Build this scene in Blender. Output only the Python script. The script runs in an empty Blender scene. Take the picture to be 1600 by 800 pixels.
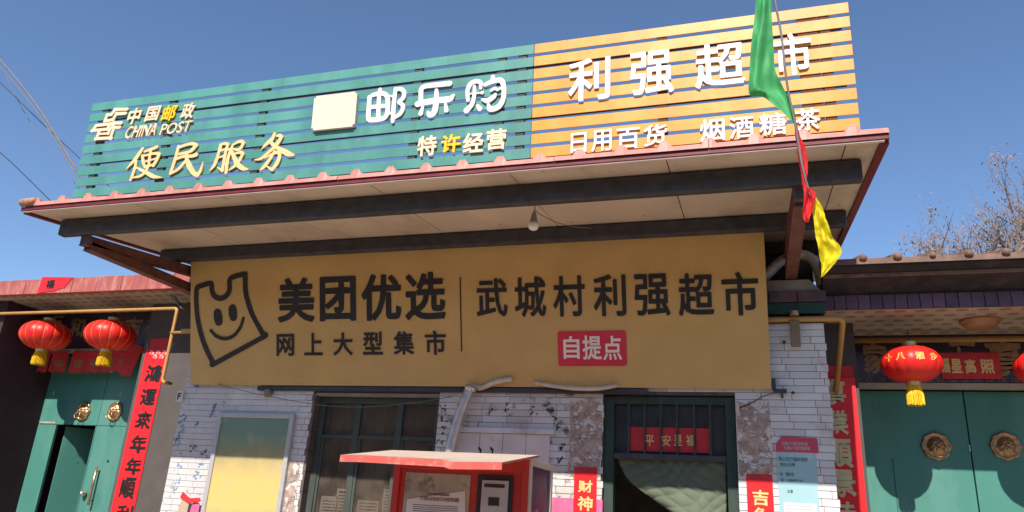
import bpy, bmesh, math, random
from mathutils import Vector, Matrix, noise
random.seed(7)
SC = bpy.context.scene
COL = SC.collection

# ------------------------------------------------------------------ camera
CAM_LOC = Vector((0, 0, 1.55))
YAW, PITCH, ROLL = math.radians(-18.31), math.radians(19.07), math.radians(3.45)
FPX = 1166.4
_cy, _sy, _cp, _sp = math.cos(YAW), math.sin(YAW), math.cos(PITCH), math.sin(PITCH)
FWD = Vector((_sy*_cp, _cy*_cp, _sp))
_r0 = Vector((_cy, -_sy, 0)); _u0 = _r0.cross(FWD)
RIGHT = _r0*math.cos(ROLL) + _u0*math.sin(ROLL)
UP = -_r0*math.sin(ROLL) + _u0*math.cos(ROLL)
cd = bpy.data.cameras.new('camera'); cam = bpy.data.objects.new('camera', cd); COL.objects.link(cam)
cd.sensor_width = 36; cd.lens = FPX/1600*36; cd.clip_end = 500; cd.clip_start = .05
cam.matrix_world = Matrix(((RIGHT.x, UP.x, -FWD.x, 0), (RIGHT.y, UP.y, -FWD.y, 0), (RIGHT.z, UP.z, -FWD.z, CAM_LOC.z), (0, 0, 0, 1)))
SC.camera = cam

# ------------------------------------------------------------------ light
SUN_DIR = Vector((-.02, 1, -.967)).normalized()          # the way the light travels
ELEV = math.asin(-SUN_DIR.z)
w = bpy.data.worlds.new('World'); SC.world = w; w.use_nodes = True
nt = w.node_tree; bg = nt.nodes['Background']
sky = nt.nodes.new('ShaderNodeTexSky'); sky.sky_type = 'NISHITA'; sky.sun_disc = False
sky.sun_elevation = ELEV; sky.sun_rotation = math.radians(181.1)
sky.altitude = 900; sky.air_density = 1.0; sky.dust_density = .0; sky.ozone_density = 4.5
nt.links.new(sky.outputs[0], bg.inputs[0]); bg.inputs[1].default_value = .11
sl = bpy.data.lights.new('sun', 'SUN'); sl.energy = 4.8; sl.angle = math.radians(.5); sl.color = (1, .93, .82)
so = bpy.data.objects.new('sun', sl); COL.objects.link(so)
so.rotation_euler = SUN_DIR.to_track_quat('-Z', 'Y').to_euler(); so.location = (0, -20, 20)
SC.view_settings.view_transform = 'Standard'; SC.view_settings.look = 'None'
SC.view_settings.exposure = .62; SC.view_settings.gamma = 1
SC.cycles.use_adaptive_sampling = True
SC.cycles.max_bounces = 8; SC.cycles.diffuse_bounces = 5

# ------------------------------------------------------------------ surveying: a sight line met with a real plane of the street
def ray(x, y): return FWD + RIGHT*((x-800)/FPX) - UP*((y-400)/FPX)
def at(x, y, Y):
    d = ray(x, y); return CAM_LOC + d*(Y/d.y)
S, Y0 = .11, 4.8
ZS0 = at(1396, 217, Y0).z
def zsof(Y): return ZS0 + S*(Y-Y0)          # underside of the shop canopy
class Board:
    """a thing whose face is a plane: x across, z up, leaning forward by tau"""
    def __init__(s, o, tau=0):
        s.o = Vector(o); s.tau = tau
        s.V = Vector((0, -math.sin(tau), math.cos(tau))); s.N = Vector((0, math.cos(tau), math.sin(tau)))
    def uv(s, x, y):
        d = ray(x, y); k = (s.o-CAM_LOC).dot(s.N)/d.dot(s.N); p = CAM_LOC + d*k - s.o
        return p.x, p.dot(s.V)

# ------------------------------------------------------------------ materials
MATS = {}
def mat(name, col, rough=.7, var=.12, scale=5, bump=0, bscale=60, metal=0, dirt=None, dirt_amt=.5, dirt_scale=3, dirt_lo=.55,
        spec=.3, trans=0, stretch=(1, 1, 1), rnd=0, emis=None, dirt2=None, dirt2_scale=8, dirt2_lo=.62, dirt2_amt=.8, sub=0):
    if name in MATS: return MATS[name]
    m = bpy.data.materials.new(name); m.use_nodes = True; n = m.node_tree.nodes; l = m.node_tree.links
    p = n['Principled BSDF']; p.inputs['Roughness'].default_value = rough; p.inputs['Metallic'].default_value = metal
    p.inputs['Specular IOR Level'].default_value = spec
    if trans: p.inputs['Transmission Weight'].default_value = trans
    g = n.new('ShaderNodeNewGeometry')
    mp = n.new('ShaderNodeMapping'); mp.inputs['Scale'].default_value = stretch; l.new(g.outputs['Position'], mp.inputs['Vector'])
    nz = n.new('ShaderNodeTexNoise'); nz.inputs['Scale'].default_value = scale; nz.inputs['Detail'].default_value = 6
    l.new(mp.outputs[0], nz.inputs['Vector'])
    def mix(fac, a, b):
        x = n.new('ShaderNodeMix'); x.data_type = 'RGBA'
        if hasattr(fac, 'default_value') and not isinstance(fac, float): l.new(fac, x.inputs[0])
        else: x.inputs[0].default_value = fac
        for v, i in ((a, 6), (b, 7)):
            if isinstance(v, tuple): x.inputs[i].default_value = (*v, 1)
            else: l.new(v, x.inputs[i])
        return x.outputs[2]
    def ramp(v, lo, hi, amt):
        r = n.new('ShaderNodeMapRange'); l.new(v, r.inputs[0]); r.inputs[1].default_value = lo; r.inputs[2].default_value = hi
        r.inputs[3].default_value = 0; r.inputs[4].default_value = amt; return r.outputs[0]
    c = mix(ramp(nz.outputs[0], .3, .7, 1.0), tuple(max(0, v*(1-var)) for v in col), tuple(min(1, v*(1+var)) for v in col))
    if dirt:
        d = n.new('ShaderNodeTexNoise'); d.inputs['Scale'].default_value = dirt_scale; d.inputs['Detail'].default_value = 8
        d.inputs['Roughness'].default_value = .65; l.new(mp.outputs[0], d.inputs['Vector'])
        c = mix(ramp(d.outputs[0], dirt_lo, dirt_lo+.12, dirt_amt), c, dirt)
    if dirt2:
        d = n.new('ShaderNodeTexNoise'); d.inputs['Scale'].default_value = dirt2_scale; d.inputs['Detail'].default_value = 5
        l.new(mp.outputs[0], d.inputs['Vector'])
        c = mix(ramp(d.outputs[0], dirt2_lo, dirt2_lo+.03, dirt2_amt), c, dirt2)
    if rnd:
        oi = n.new('ShaderNodeObjectInfo'); hs = n.new('ShaderNodeHueSaturation'); l.new(c, hs.inputs['Color'])
        r = n.new('ShaderNodeMapRange'); l.new(oi.outputs['Random'], r.inputs[0]); r.inputs[3].default_value = 1-rnd; r.inputs[4].default_value = 1+rnd*.4
        l.new(r.outputs[0], hs.inputs['Value']); c = hs.outputs[0]
    l.new(c, p.inputs['Base Color'])
    if bump:
        bn = n.new('ShaderNodeTexNoise'); bn.inputs['Scale'].default_value = bscale; bn.inputs['Detail'].default_value = 4
        l.new(mp.outputs[0], bn.inputs['Vector']); b = n.new('ShaderNodeBump'); b.inputs['Strength'].default_value = bump
        b.inputs['Distance'].default_value = .01; l.new(bn.outputs[0], b.inputs['Height']); l.new(b.outputs[0], p.inputs['Normal'])
    if emis:
        p.inputs['Emission Color'].default_value = (*emis[0], 1); p.inputs['Emission Strength'].default_value = emis[1]
    if sub:
        # thin cloth or paper lets some light through
        tr = n.new('ShaderNodeBsdfTranslucent'); l.new(c, tr.inputs[0]); ms = n.new('ShaderNodeMixShader'); ms.inputs[0].default_value = sub
        l.new(p.outputs[0], ms.inputs[1]); l.new(tr.outputs[0], ms.inputs[2]); l.new(ms.outputs[0], n['Material Output'].inputs[0])
    MATS[name] = m; return m

M = dict(
 tile=mat('glazed_white_tile', (.62, .595, .60), .32, .06, 4, .05, 30, dirt=(.33, .24, .19), dirt_amt=.55, dirt_scale=2.6, dirt_lo=.56, rnd=.16, spec=.5),
 tile_marked=mat('glazed_tile_with_marks', (.61, .58, .58), .35, .06, 4, .05, 30, dirt=(.07, .06, .07), dirt_amt=.8, dirt_scale=11, dirt_lo=.59, dirt2=(.03, .14, .34), dirt2_scale=9, dirt2_lo=.625, rnd=.14, spec=.5),
 tile_worn=mat('glazed_tile_with_black_scuffs', (.58, .55, .52), .4, .08, 4, .08, 30, dirt=(.05, .035, .03), dirt_amt=.85, dirt_scale=8, dirt_lo=.54, rnd=.16, spec=.45),
 grout=mat('dark_grout', (.09, .075, .075), .9, .3, 20, .3, 80),
 jamb=mat('grey_brown_tile', (.13, .105, .09), .7, .2, 10, .2, 60, rnd=.3),
 residue=None,
 cement=mat('grey_cement', (.25, .22, .2), .9, .2, 7, .35, 50, dirt=(.12, .1, .09), dirt_amt=.5),
 cap=mat('brown_glazed_cap', (.10, .05, .06), .4, .3, 12, .1, 40, rnd=.25, spec=.5),
 greenbeam=mat('dark_green_painted_beam', (.02, .06, .045), .55, .3, 8, .2, 50, dirt=(.3, .3, .26), dirt_amt=.6, dirt_scale=24, dirt_lo=.68),
 soffit=mat('beige_soffit_board', (.58, .47, .37), .6, .08, 1.8, .05, 12, dirt=(.34, .25, .18), dirt_amt=.45, dirt_scale=2.2, dirt_lo=.52, rnd=.05, stretch=(1, .4, 1), dirt2=(.18, .13, .1), dirt2_scale=9, dirt2_lo=.70, dirt2_amt=.5),
 black_steel=mat('dark_painted_steel', (.048, .047, .056), .5, .3, 9, .2, 60, dirt=(.09, .06, .05), dirt_amt=.5, dirt_scale=12),
 brown_steel=mat('brown_primed_steel', (.15, .06, .05), .6, .25, 9, .2, 60, dirt=(.05, .03, .03), dirt_amt=.5, dirt_scale=10, rnd=.05),
 pink_red=mat('sun_bleached_red_sheet', (.45, .18, .15), .5, .22, 6, .08, 40, dirt=(.42, .30, .26), dirt_amt=.55, dirt_scale=5, dirt_lo=.5, stretch=(1, 1, .3)),
 maroon=mat('maroon_trim', (.14, .018, .025), .5, .25, 8, .1, 40),
 cream_line=mat('pale_plastic_edge', (.6, .48, .42), .5),
 teal=mat('teal_painted_slat', (.07, .23, .195), .38, .16, 2.4, .10, 8, dirt=(.11, .30, .265), dirt_amt=.5, dirt_scale=2.2, dirt_lo=.5, stretch=(1.6, 1, .6), spec=.45, rnd=.07),
 orange=mat('orange_painted_slat', (.66, .27, .025), .38, .10, 2.4, .10, 8, dirt=(.66, .34, .08), dirt_amt=.45, dirt_scale=2.4, dirt_lo=.5, stretch=(1.6, 1, .6), spec=.45, rnd=.07),
 frame_dark=mat('dark_sign_frame', (.05, .045, .05), .6),
 frame_brown=mat('rusty_sign_frame', (.12, .04, .02), .7, .3, 20),
 letter_white=mat('white_acrylic_letter', (.74, .66, .64), .35, .04, 3, spec=.5),
 letter_cream=mat('cream_acrylic_letter', (.80, .58, .39), .35, .06, 8, spec=.5),
 letter_gold=mat('golden_acrylic_letter', (.78, .51, .235), .35, .07, 6, spec=.5),
 letter_yellow=mat('yellow_acrylic_letter', (.85, .48, .01), .35, .06, 6, spec=.5),
 blank=mat('faded_cream_panel', (.66, .55, .43), .4, .05, 4, dirt=(.62, .40, .22), dirt_amt=.4, dirt_scale=5, dirt_lo=.55),
 banner=None,
 ink=mat('black_banner_ink', (.022, .02, .024), .5, .2, 6),
 redbox=mat('red_banner_print', (.55, .03, .06), .5, .1, 6),
 printwhite=mat('white_banner_print', (.75, .66, .62), .5, .05, 6),
 white_pvc=mat('white_painted_board', (.62, .56, .51), .6, .1, 4, .1, 40, dirt=(.35, .28, .24), dirt_amt=.4, dirt_scale=3),
 alu=mat('brushed_aluminium', (.46, .45, .46), .4, .08, 30, metal=.3),
 pipe_grey=mat('galvanised_pipe', (.5, .47, .45), .42, .2, 12, .15, 30, metal=.6, dirt=(.3, .22, .16), dirt_amt=.6, dirt_scale=6),
 pipe_pale=mat('pale_flue_pipe', (.55, .47, .4), .5, .15, 9, .1, 30, metal=.2, dirt=(.4, .28, .16), dirt_amt=.5, dirt_scale=5),
 gas=mat('yellow_gas_pipe', (.42, .22, .07), .45, .12, 8, spec=.4, dirt=(.35, .2, .06), dirt_amt=.4, dirt_scale=10),
 win_green=mat('old_green_window_wood', (.052, .064, .056), .6, .2, 15, .2, 60, stretch=(1, 1, .2)),
 door_green=mat('old_green_door_wood', (.03, .05, .043), .6, .2, 15, .2, 60, stretch=(1, 1, .2)),
 curtain=mat('tan_window_curtain', (.30, .22, .17), .9, .2, 4, stretch=(3, 1, .5)),
 quilt=mat('army_green_quilt', (.10, .118, .08), .75, .12, 6, .1, 60, spec=.35),
 glass=None,
 interior=mat('dim_plaster', (.16, .14, .13), .9, .1, 3),
 red_paper=mat('red_couplet_paper', (.72, .012, .018), .45, .08, 6, spec=.4),
 red_paper_old_shaded=mat('faded_and_shaded_red_paper', (.5, .03, .035), .6, .15, 8),  # old papers, and the couplet tops with their shade put into the red
 gold_print=mat('gold_print', (.70, .50, .2), .45, .1, 12),
 black_print=mat('black_brush_ink', (.012, .01, .01), .5, .1, 12),
 gate=mat('green_gate_paint', (.055, .195, .16), .42, .10, 1.5, .25, 1.6, dirt=(.10, .24, .205), dirt_amt=.55, dirt_scale=2.2, dirt_lo=.5, stretch=(1, 1, .35), spec=.45, dirt2=(.03, .10, .085), dirt2_scale=16, dirt2_lo=.72, dirt2_amt=.6),
 gate_dark=mat('green_gate_edge', (.025, .09, .075), .5),
 brass=mat('aged_brass', (.46, .28, .15), .38, .25, 30, .3, 60, metal=.85),
 copper=mat('copper_handle', (.6, .33, .2), .3, .1, 20, metal=.9),
 steel=mat('steel_fitting', (.6, .55, .5), .3, .1, 20, metal=.9),
 darkwall=mat('dark_maroon_wall', (.045, .022, .03), .8, .15, 5, .1, 40),
 greywall=mat('dark_grey_render', (.085, .072, .068), .85, .1, 5, .15, 60),
 board=mat('dark_purple_lintel_board', (.035, .018, .035), .35, .2, 6, spec=.5),
 board_gold=mat('dull_gold_letter', (.26, .15, .07), .5, .2, 15),
 lintel_strip=mat('pale_lintel_strip', (.36, .29, .25), .7, .1, 8),
 purple=mat('purple_glazed_tile', (.11, .045, .075), .4, .25, 12, .08, 50, rnd=.3, spec=.5),
 eave_red=mat('old_red_eave_tile', (.36, .10, .09), .65, .2, 12, .2, 60, dirt=(.45, .25, .2), dirt_amt=.5, dirt_scale=12, dirt_lo=.52, rnd=.06, stretch=(1, 1, .35)),
 roof_brown=mat('brown_roof_sheet', (.17, .10, .075), .75, .3, 10, .3, 40, dirt=(.07, .05, .05), dirt_amt=.5, dirt_scale=8),
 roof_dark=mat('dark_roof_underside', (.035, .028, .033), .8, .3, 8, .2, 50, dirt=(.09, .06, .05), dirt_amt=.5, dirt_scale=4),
 lamp_brown=mat('amber_ceiling_lamp', (.36, .17, .09), .35, .1, 10, spec=.5),
 lantern=mat('red_lantern_silk', (.74, .018, .014), .42, .08, 7, spec=.45, sub=.12),
 lantern_gold=mat('gold_lantern_print', (.85, .42, .1), .4, .1, 12),
 lantern_cap=mat('gold_lantern_cap', (.62, .5, .2), .35, .1, 20, metal=.5),
 tassel=mat('yellow_tassel', (.85, .55, .02), .7, .15, 30, sub=.2),
 tin=mat('red_painted_tin', (.46, .035, .025), .4, .1, 4, .08, 12, dirt=(.40, .10, .07), dirt_amt=.35, dirt_scale=5, spec=.45),
 tin_pale=mat('scratched_red_tin_edge', (.56, .10, .08), .42, .12, 5, dirt=(.55, .36, .3), dirt_amt=.5, dirt_scale=9, spec=.45),
 tin_top=mat('dusty_pale_tin', (.52, .42, .35), .5, .12, 6, dirt=(.4, .2, .15), dirt_amt=.3, dirt_scale=6),
 paper=mat('white_paper', (.7, .66, .64), .7, .04, 6, sub=.1),
 poster_grey=mat('weathered_grey_poster', (.36, .33, .27), .7, .2, 5, dirt=(.08, .07, .07), dirt_amt=.8, dirt_scale=4.5, dirt_lo=.56),
 box_grey=mat('grey_meter_box', (.42, .40, .42), .5, .06, 6),
 dark=mat('dark_slot', (.03, .03, .035), .5),
 adprint=None,
 blue_paper=mat('pale_blue_notice', (.30, .48, .52), .6, .07, 3, dirt=(.5, .6, .6), dirt_amt=.5, dirt_scale=3, dirt_lo=.52),
 notice_red=mat('dark_pink_notice_header', (.50, .06, .10), .6, .1, 4),
 notice_ink=mat('dark_green_notice_ink', (.03, .09, .09), .6),
 bulb=mat('frosted_bulb', (.8, .78, .75), .3, .02, 3, spec=.5),
 wire=mat('dark_wire', (.03, .03, .03), .6), wire_pale=mat('pale_wire', (.15, .14, .15), .6),
 green_cloth=mat('green_flag_cloth', (.085, .43, .15), .6, .14, 6, .35, 16, sub=.4, spec=.3),
 red_cloth=mat('red_flag_cloth', (.72, .03, .035), .6, .14, 6, .35, 16, sub=.4, spec=.3),
 yellow_cloth=mat('yellow_flag_cloth', (.78, .66, .02), .6, .12, 6, .35, 16, sub=.4, spec=.3),
 bark=mat('grey_bark', (.20, .14, .11), .85, .25, 12, .3, 40),
 dry_leaf=mat('dry_brown_leaf', (.30, .21, .155), .8, .35, 3, rnd=.2, sub=.25),
 ground=mat('dusty_concrete', (.34, .28, .215), .9, .12, .6, .2, 20, dirt=(.18, .15, .12), dirt_amt=.5, dirt_scale=.8),
 card=mat('torn_cardboard', (.42, .33, .24), .8, .15, 8, dirt=(.5, .1, .08), dirt_amt=.5, dirt_scale=6), pink=mat('pink_paper', (.62, .12, .26), .6, .2, 9, dirt=(.8, .6, .6), dirt_amt=.7, dirt_scale=14, dirt_lo=.6),
)
def special():
    # banner cloth: fine vertical ribs pressed into the sheet
    m = mat('faded_gold_banner_cloth', (.54, .345, .135), .5, .07, 2.5, spec=.2, dirt=(.50, .34, .15), dirt_amt=.4, dirt_scale=1.3, dirt_lo=.5)
    n, l = m.node_tree.nodes, m.node_tree.links
    g = n.new('ShaderNodeNewGeometry'); wv = n.new('ShaderNodeTexWave'); wv.inputs['Scale'].default_value = 26; wv.inputs['Distortion'].default_value = .4
    l.new(g.outputs['Position'], wv.inputs['Vector']); b = n.new('ShaderNodeBump'); b.inputs['Strength'].default_value = .3; b.inputs['Distance'].default_value = .004
    l.new(wv.outputs['Fac'], b.inputs['Height']);
    n3 = n.new('ShaderNodeTexNoise'); n3.inputs['Scale'].default_value = 1.6; n3.inputs['Detail'].default_value = 5; n3.inputs['Distortion'].default_value = 1.5; l.new(g.outputs['Position'], n3.inputs['Vector']); b3 = n.new('ShaderNodeBump'); b3.inputs['Strength'].default_value = .22; b3.inputs['Distance'].default_value = .06; l.new(n3.outputs[0], b3.inputs['Height']); l.new(b3.outputs[0], b.inputs['Normal']); l.new(b.outputs[0], n['Principled BSDF'].inputs['Normal']); M['banner'] = m
    # glass
    m = bpy.data.materials.new('dusty_window_glass'); m.use_nodes = True; n, l = m.node_tree.nodes, m.node_tree.links
    n.remove(n['Principled BSDF']); tr = n.new('ShaderNodeBsdfTransparent'); tr.inputs[0].default_value = (.78, .76, .74, 1)
    gl = n.new('ShaderNodeBsdfGlossy'); gl.inputs['Roughness'].default_value = .08; gl.inputs[0].default_value = (.6, .6, .6, 1)
    df = n.new('ShaderNodeBsdfDiffuse'); df.inputs[0].default_value = (.2, .16, .13, 1)
    a = n.new('ShaderNodeMixShader'); a.inputs[0].default_value = .05; l.new(tr.outputs[0], a.inputs[1]); l.new(gl.outputs[0], a.inputs[2])
    b = n.new('ShaderNodeMixShader'); nz = n.new('ShaderNodeTexNoise'); nz.inputs['Scale'].default_value = 5
    r = n.new('ShaderNodeMapRange'); l.new(nz.outputs[0], r.inputs[0]); r.inputs[1].default_value = .3; r.inputs[2].default_value = .8; r.inputs[3].default_value = .1; r.inputs[4].default_value = .4
    g = n.new('ShaderNodeNewGeometry'); l.new(g.outputs['Position'], nz.inputs['Vector'])
    l.new(r.outputs[0], b.inputs[0]); l.new(a.outputs[0], b.inputs[1]); l.new(df.outputs[0], b.inputs[2]); l.new(b.outputs[0], n['Material Output'].inputs[0]); M['glass'] = m
    # old paste and torn paper: holes between the flakes
    m = mat('torn_paste_residue', (.36, .27, .23), .85, .35, 14, .5, 60, dirt=(.42, .10, .09), dirt_amt=.7, dirt_scale=6, dirt_lo=.6, dirt2=(.62, .56, .53), dirt2_scale=11, dirt2_lo=.55, dirt2_amt=.9)
    n, l = m.node_tree.nodes, m.node_tree.links
    g = n.new('ShaderNodeNewGeometry'); nz = n.new('ShaderNodeTexNoise'); nz.inputs['Scale'].default_value = 9; nz.inputs['Detail'].default_value = 7; nz.inputs['Roughness'].default_value = .7
    l.new(g.outputs['Position'], nz.inputs['Vector']); r = n.new('ShaderNodeMapRange'); l.new(nz.outputs[0], r.inputs[0]); r.inputs[1].default_value = .45; r.inputs[2].default_value = .485
    l.new(r.outputs[0], n['Principled BSDF'].inputs['Alpha']); M['residue'] = m
    # display-board print: sea-green sky above, yellow field below, in faded ink
    m = mat('faded_landscape_print', (.5, .5, .3), .4, .05, 3, spec=.4); n, l = m.node_tree.nodes, m.node_tree.links
    tc = n.new('ShaderNodeTexCoord'); sp = n.new('ShaderNodeSeparateXYZ'); l.new(tc.outputs['Generated'], sp.inputs[0])
    nz = n.new('ShaderNodeTexNoise'); nz.inputs['Scale'].default_value = 4.5; nz.inputs['Detail'].default_value = 7; l.new(tc.outputs['Object'], nz.inputs['Vector'])
    ad = n.new('ShaderNodeMath'); ad.operation = 'MULTIPLY_ADD'; l.new(nz.outputs[0], ad.inputs[0]); ad.inputs[1].default_value = .22; l.new(sp.outputs['Z'], ad.inputs[2])
    cr = n.new('ShaderNodeValToRGB'); l.new(ad.outputs[0], cr.inputs[0]); e = cr.color_ramp.elements
    e[0].position = .22; e[0].color = (.12, .28, .17, 1); e[1].position = .98; e[1].color = (.16, .25, .19, 1)
    for pos, c in ((.33, (.40, .38, .16)), (.40, (.62, .43, .15)), (.62, (.62, .42, .15)), (.74, (.44, .35, .15)), (.84, (.28, .27, .15)), (.93, (.21, .27, .18))):
        x = e.new(pos); x.color = (*c, 1)
    n2 = n.new('ShaderNodeTexNoise'); n2.inputs['Scale'].default_value = 3.2; n2.inputs['Detail'].default_value = 4; l.new(tc.outputs['Object'], n2.inputs['Vector'])
    mr = n.new('ShaderNodeMapRange'); l.new(n2.outputs[0], mr.inputs[0]); mr.inputs[1].default_value = .55; mr.inputs[2].default_value = .72; mr.inputs[4].default_value = .6
    mm = n.new('ShaderNodeMix'); mm.data_type = 'RGBA'; l.new(mr.outputs[0], mm.inputs[0]); l.new(cr.outputs[0], mm.inputs[6]); mm.inputs[7].default_value = (.45, .38, .22, 1)
    l.new(mm.outputs[2], n['Principled BSDF'].inputs['Base Color']); M['landscape'] = m
    # kiosk side advert
    m = mat('worn_side_advert', (.5, .1, .3), .3, .05, 3, spec=.5); n, l = m.node_tree.nodes, m.node_tree.links
    tc = n.new('ShaderNodeTexCoord'); sp = n.new('ShaderNodeSeparateXYZ'); l.new(tc.outputs['Generated'], sp.inputs[0])
    nz = n.new('ShaderNodeTexNoise'); nz.inputs['Scale'].default_value = 9; nz.inputs['Detail'].default_value = 6; l.new(tc.outputs['Object'], nz.inputs['Vector'])
    ad = n.new('ShaderNodeMath'); ad.operation = 'MULTIPLY_ADD'; l.new(nz.outputs[0], ad.inputs[0]); ad.inputs[1].default_value = .16; l.new(sp.outputs['Z'], ad.inputs[2])
    cr = n.new('ShaderNodeValToRGB'); l.new(ad.outputs[0], cr.inputs[0]); e = cr.color_ramp.elements
    e[0].position = .80; e[0].color = (.55, .05, .22, 1); e[1].position = .90; e[1].color = (.03, .025, .08, 1)
    x = e.new(.865); x.color = (.72, .5, .58, 1); x = e.new(.885); x.color = (.12, .06, .2, 1)
    l.new(cr.outputs[0], n['Principled BSDF'].inputs['Base Color']); M['adprint'] = m
    # mosaic soffit: pale ground with rows of little dark dashes
    for nm, base in (('pink', (.45, .33, .27)), ('buff', (.40, .34, .27))):
        m = mat('dashed_soffit_'+nm, base, .7, .1, 4, spec=.3); n, l = m.node_tree.nodes, m.node_tree.links
        g = n.new('ShaderNodeNewGeometry'); sp = n.new('ShaderNodeSeparateXYZ'); l.new(g.outputs['Position'], sp.inputs[0])
        def mth(op, a, b=None, c=None):
            x = n.new('ShaderNodeMath'); x.operation = op
            for i, v in enumerate((a, b, c)):
                if v is None: continue
                if isinstance(v, (int, float)): x.inputs[i].default_value = v
                else: l.new(v, x.inputs[i])
            return x.outputs[0]
        py = mth('DIVIDE', sp.outputs['Y'], .17); row = mth('FLOOR', py); fy = mth('FRACT', py)
        px_ = mth('ADD', mth('DIVIDE', sp.outputs['X'], .165), mth('MULTIPLY', row, .37)); fx = mth('FRACT', px_)
        e = mth('ADD', mth('POWER', mth('DIVIDE', mth('SUBTRACT', fx, .5), .30), 2), mth('POWER', mth('DIVIDE', mth('SUBTRACT', fy, .5), .24), 2))
        k = mth('MULTIPLY', mth('LESS_THAN', e, 1), .62)
        old = n['Principled BSDF'].inputs['Base Color'].links[0].from_socket
        x = n.new('ShaderNodeMix'); x.data_type = 'RGBA'; l.new(k, x.inputs[0]); l.new(old, x.inputs[6]); x.inputs[7].default_value = (.13, .10, .08, 1)
        l.new(x.outputs[2], n['Principled BSDF'].inputs['Base Color']); M['soffit_'+nm] = m
special()

# ------------------------------------------------------------------ object helpers
def tag(o, label=None, cat=None, group=None, kind=None):
    if label: o['label'] = label
    if cat: o['category'] = cat
    if group: o['group'] = group
    if kind: o['kind'] = kind
    return o
def thing(name, label, cat, loc=(0, 0, 0), rot=(0, 0, 0), group=None):
    o = bpy.data.objects.new(name, None); COL.objects.link(o); o.location = loc; o.rotation_euler = rot; o.empty_display_size = .1
    return tag(o, label, cat, group)
def link(name, me, m, parent=None, loc=(0, 0, 0), rot=(0, 0, 0), smooth=False):
    o = bpy.data.objects.new(name, me); COL.objects.link(o); o.parent = parent; o.location = loc; o.rotation_euler = rot
    if m is not None:
        me.materials.clear(); me.materials.append(m)
    if smooth:
        for p in me.polygons: p.use_smooth = True
    return o
def bm_mesh(bm, name='mesh'):
    me = bpy.data.meshes.new(name); bm.normal_update(); bm.to_mesh(me); bm.free(); return me
def add_box(bm, x0, x1, y0, y1, z0, z1, bev=0):
    r = bmesh.ops.create_cube(bm, size=1)
    for v in r['verts']: v.co = Vector(((x0+x1)/2+v.co.x*(x1-x0), (y0+y1)/2+v.co.y*(y1-y0), (z0+z1)/2+v.co.z*(z1-z0)))
    if bev:
        es = list({e for v in r['verts'] for e in v.link_edges})
        bmesh.ops.bevel(bm, geom=es, offset=bev, segments=2, affect='EDGES', profile=.5)
def box(name, m, parent, x0, x1, y0, y1, z0, z1, bev=0):
    bm = bmesh.new(); add_box(bm, x0, x1, y0, y1, z0, z1, bev); return link(name, bm_mesh(bm, name), m, parent)
def boxes(name, m, parent, L, bev=0):
    bm = bmesh.new()
    for b in L: add_box(bm, *b, bev)
    return link(name, bm_mesh(bm, name), m, parent)
def add_tube(bm, pts, r, seg=10, caps=True):
    pts = [Vector(p) for p in pts]; rs = r if isinstance(r, (list, tuple)) else [r]*len(pts)
    prev = None; rings = []
    for i, p in enumerate(pts):
        a = pts[max(i-1, 0)]; b = pts[min(i+1, len(pts)-1)]; d = (b-a).normalized()
        if prev is None:
            u = d.orthogonal().normalized()
        else:
            u = prev - d*prev.dot(d); u.normalize()
        prev = u; v = d.cross(u)
        rings.append([bm.verts.new(p+(u*math.cos(t)+v*math.sin(t))*rs[i]) for t in (2*math.pi*k/seg for k in range(seg))])
    for A, B in zip(rings, rings[1:]):
        for k in range(seg): bm.faces.new((A[k], A[(k+1) % seg], B[(k+1) % seg], B[k]))
    if caps:
        bm.faces.new(list(reversed(rings[0]))); bm.faces.new(rings[-1])
def smooth_path(pts, n=8):
    pts = [Vector(p) for p in pts]; P = [pts[0]*2-pts[1]]+pts+[pts[-1]*2-pts[-2]]; out = []
    for i in range(1, len(P)-2):
        for k in range(n):
            t = k/n; a, b, c, d = P[i-1], P[i], P[i+1], P[i+2]
            out.append(.5*((2*b)+(-a+c)*t+(2*a-5*b+4*c-d)*t*t+(-a+3*b-3*c+d)*t**3))
    out.append(pts[-1]); return out
def tube(name, m, parent, pts, r, seg=10, sm=0):
    if sm: pts = smooth_path(pts, sm)
    bm = bmesh.new(); add_tube(bm, pts, r, seg); o = link(name, bm_mesh(bm, name), m, parent, smooth=True); return o
def round_corner(pts, rad, n=5):
    pts = [Vector(p) for p in pts]; out = [pts[0]]
    for a, b, c in zip(pts, pts[1:], pts[2:]):
        d1 = (a-b).normalized(); d2 = (c-b).normalized(); p, q = b+d1*rad, b+d2*rad
        for k in range(n+1):
            t = k/n; out.append(p*(1-t)**2+b*2*t*(1-t)+q*t*t)
    out.append(pts[-1]); return out
def lathe_mesh(prof, seg=24, name='lathe'):
    bm = bmesh.new(); rings = []
    for r, z in prof: rings.append([bm.verts.new((r*math.cos(2*math.pi*k/seg), r*math.sin(2*math.pi*k/seg), z)) for k in range(seg)])
    for A, B in zip(rings, rings[1:]):
        for k in range(seg): bm.faces.new((A[k], A[(k+1) % seg], B[(k+1) % seg], B[k]))
    bm.faces.new(list(reversed(rings[0]))); bm.faces.new(rings[-1]); return bm_mesh(bm, name)
def prism(name, m, parent, poly, y0, y1):
    """polygon given in (x, z), thickness from y0 to y1"""
    bm = bmesh.new(); A = [bm.verts.new((x, y0, z)) for x, z in poly]; B = [bm.verts.new((x, y1, z)) for x, z in poly]
    bm.faces.new(A); bm.faces.new(list(reversed(B)))
    for i in range(len(A)):
        j = (i+1) % len(A); bm.faces.new((A[i], B[i], B[j], A[j]))
    bmesh.ops.recalc_face_normals(bm, faces=bm.faces); return link(name, bm_mesh(bm, name), m, parent)

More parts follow.
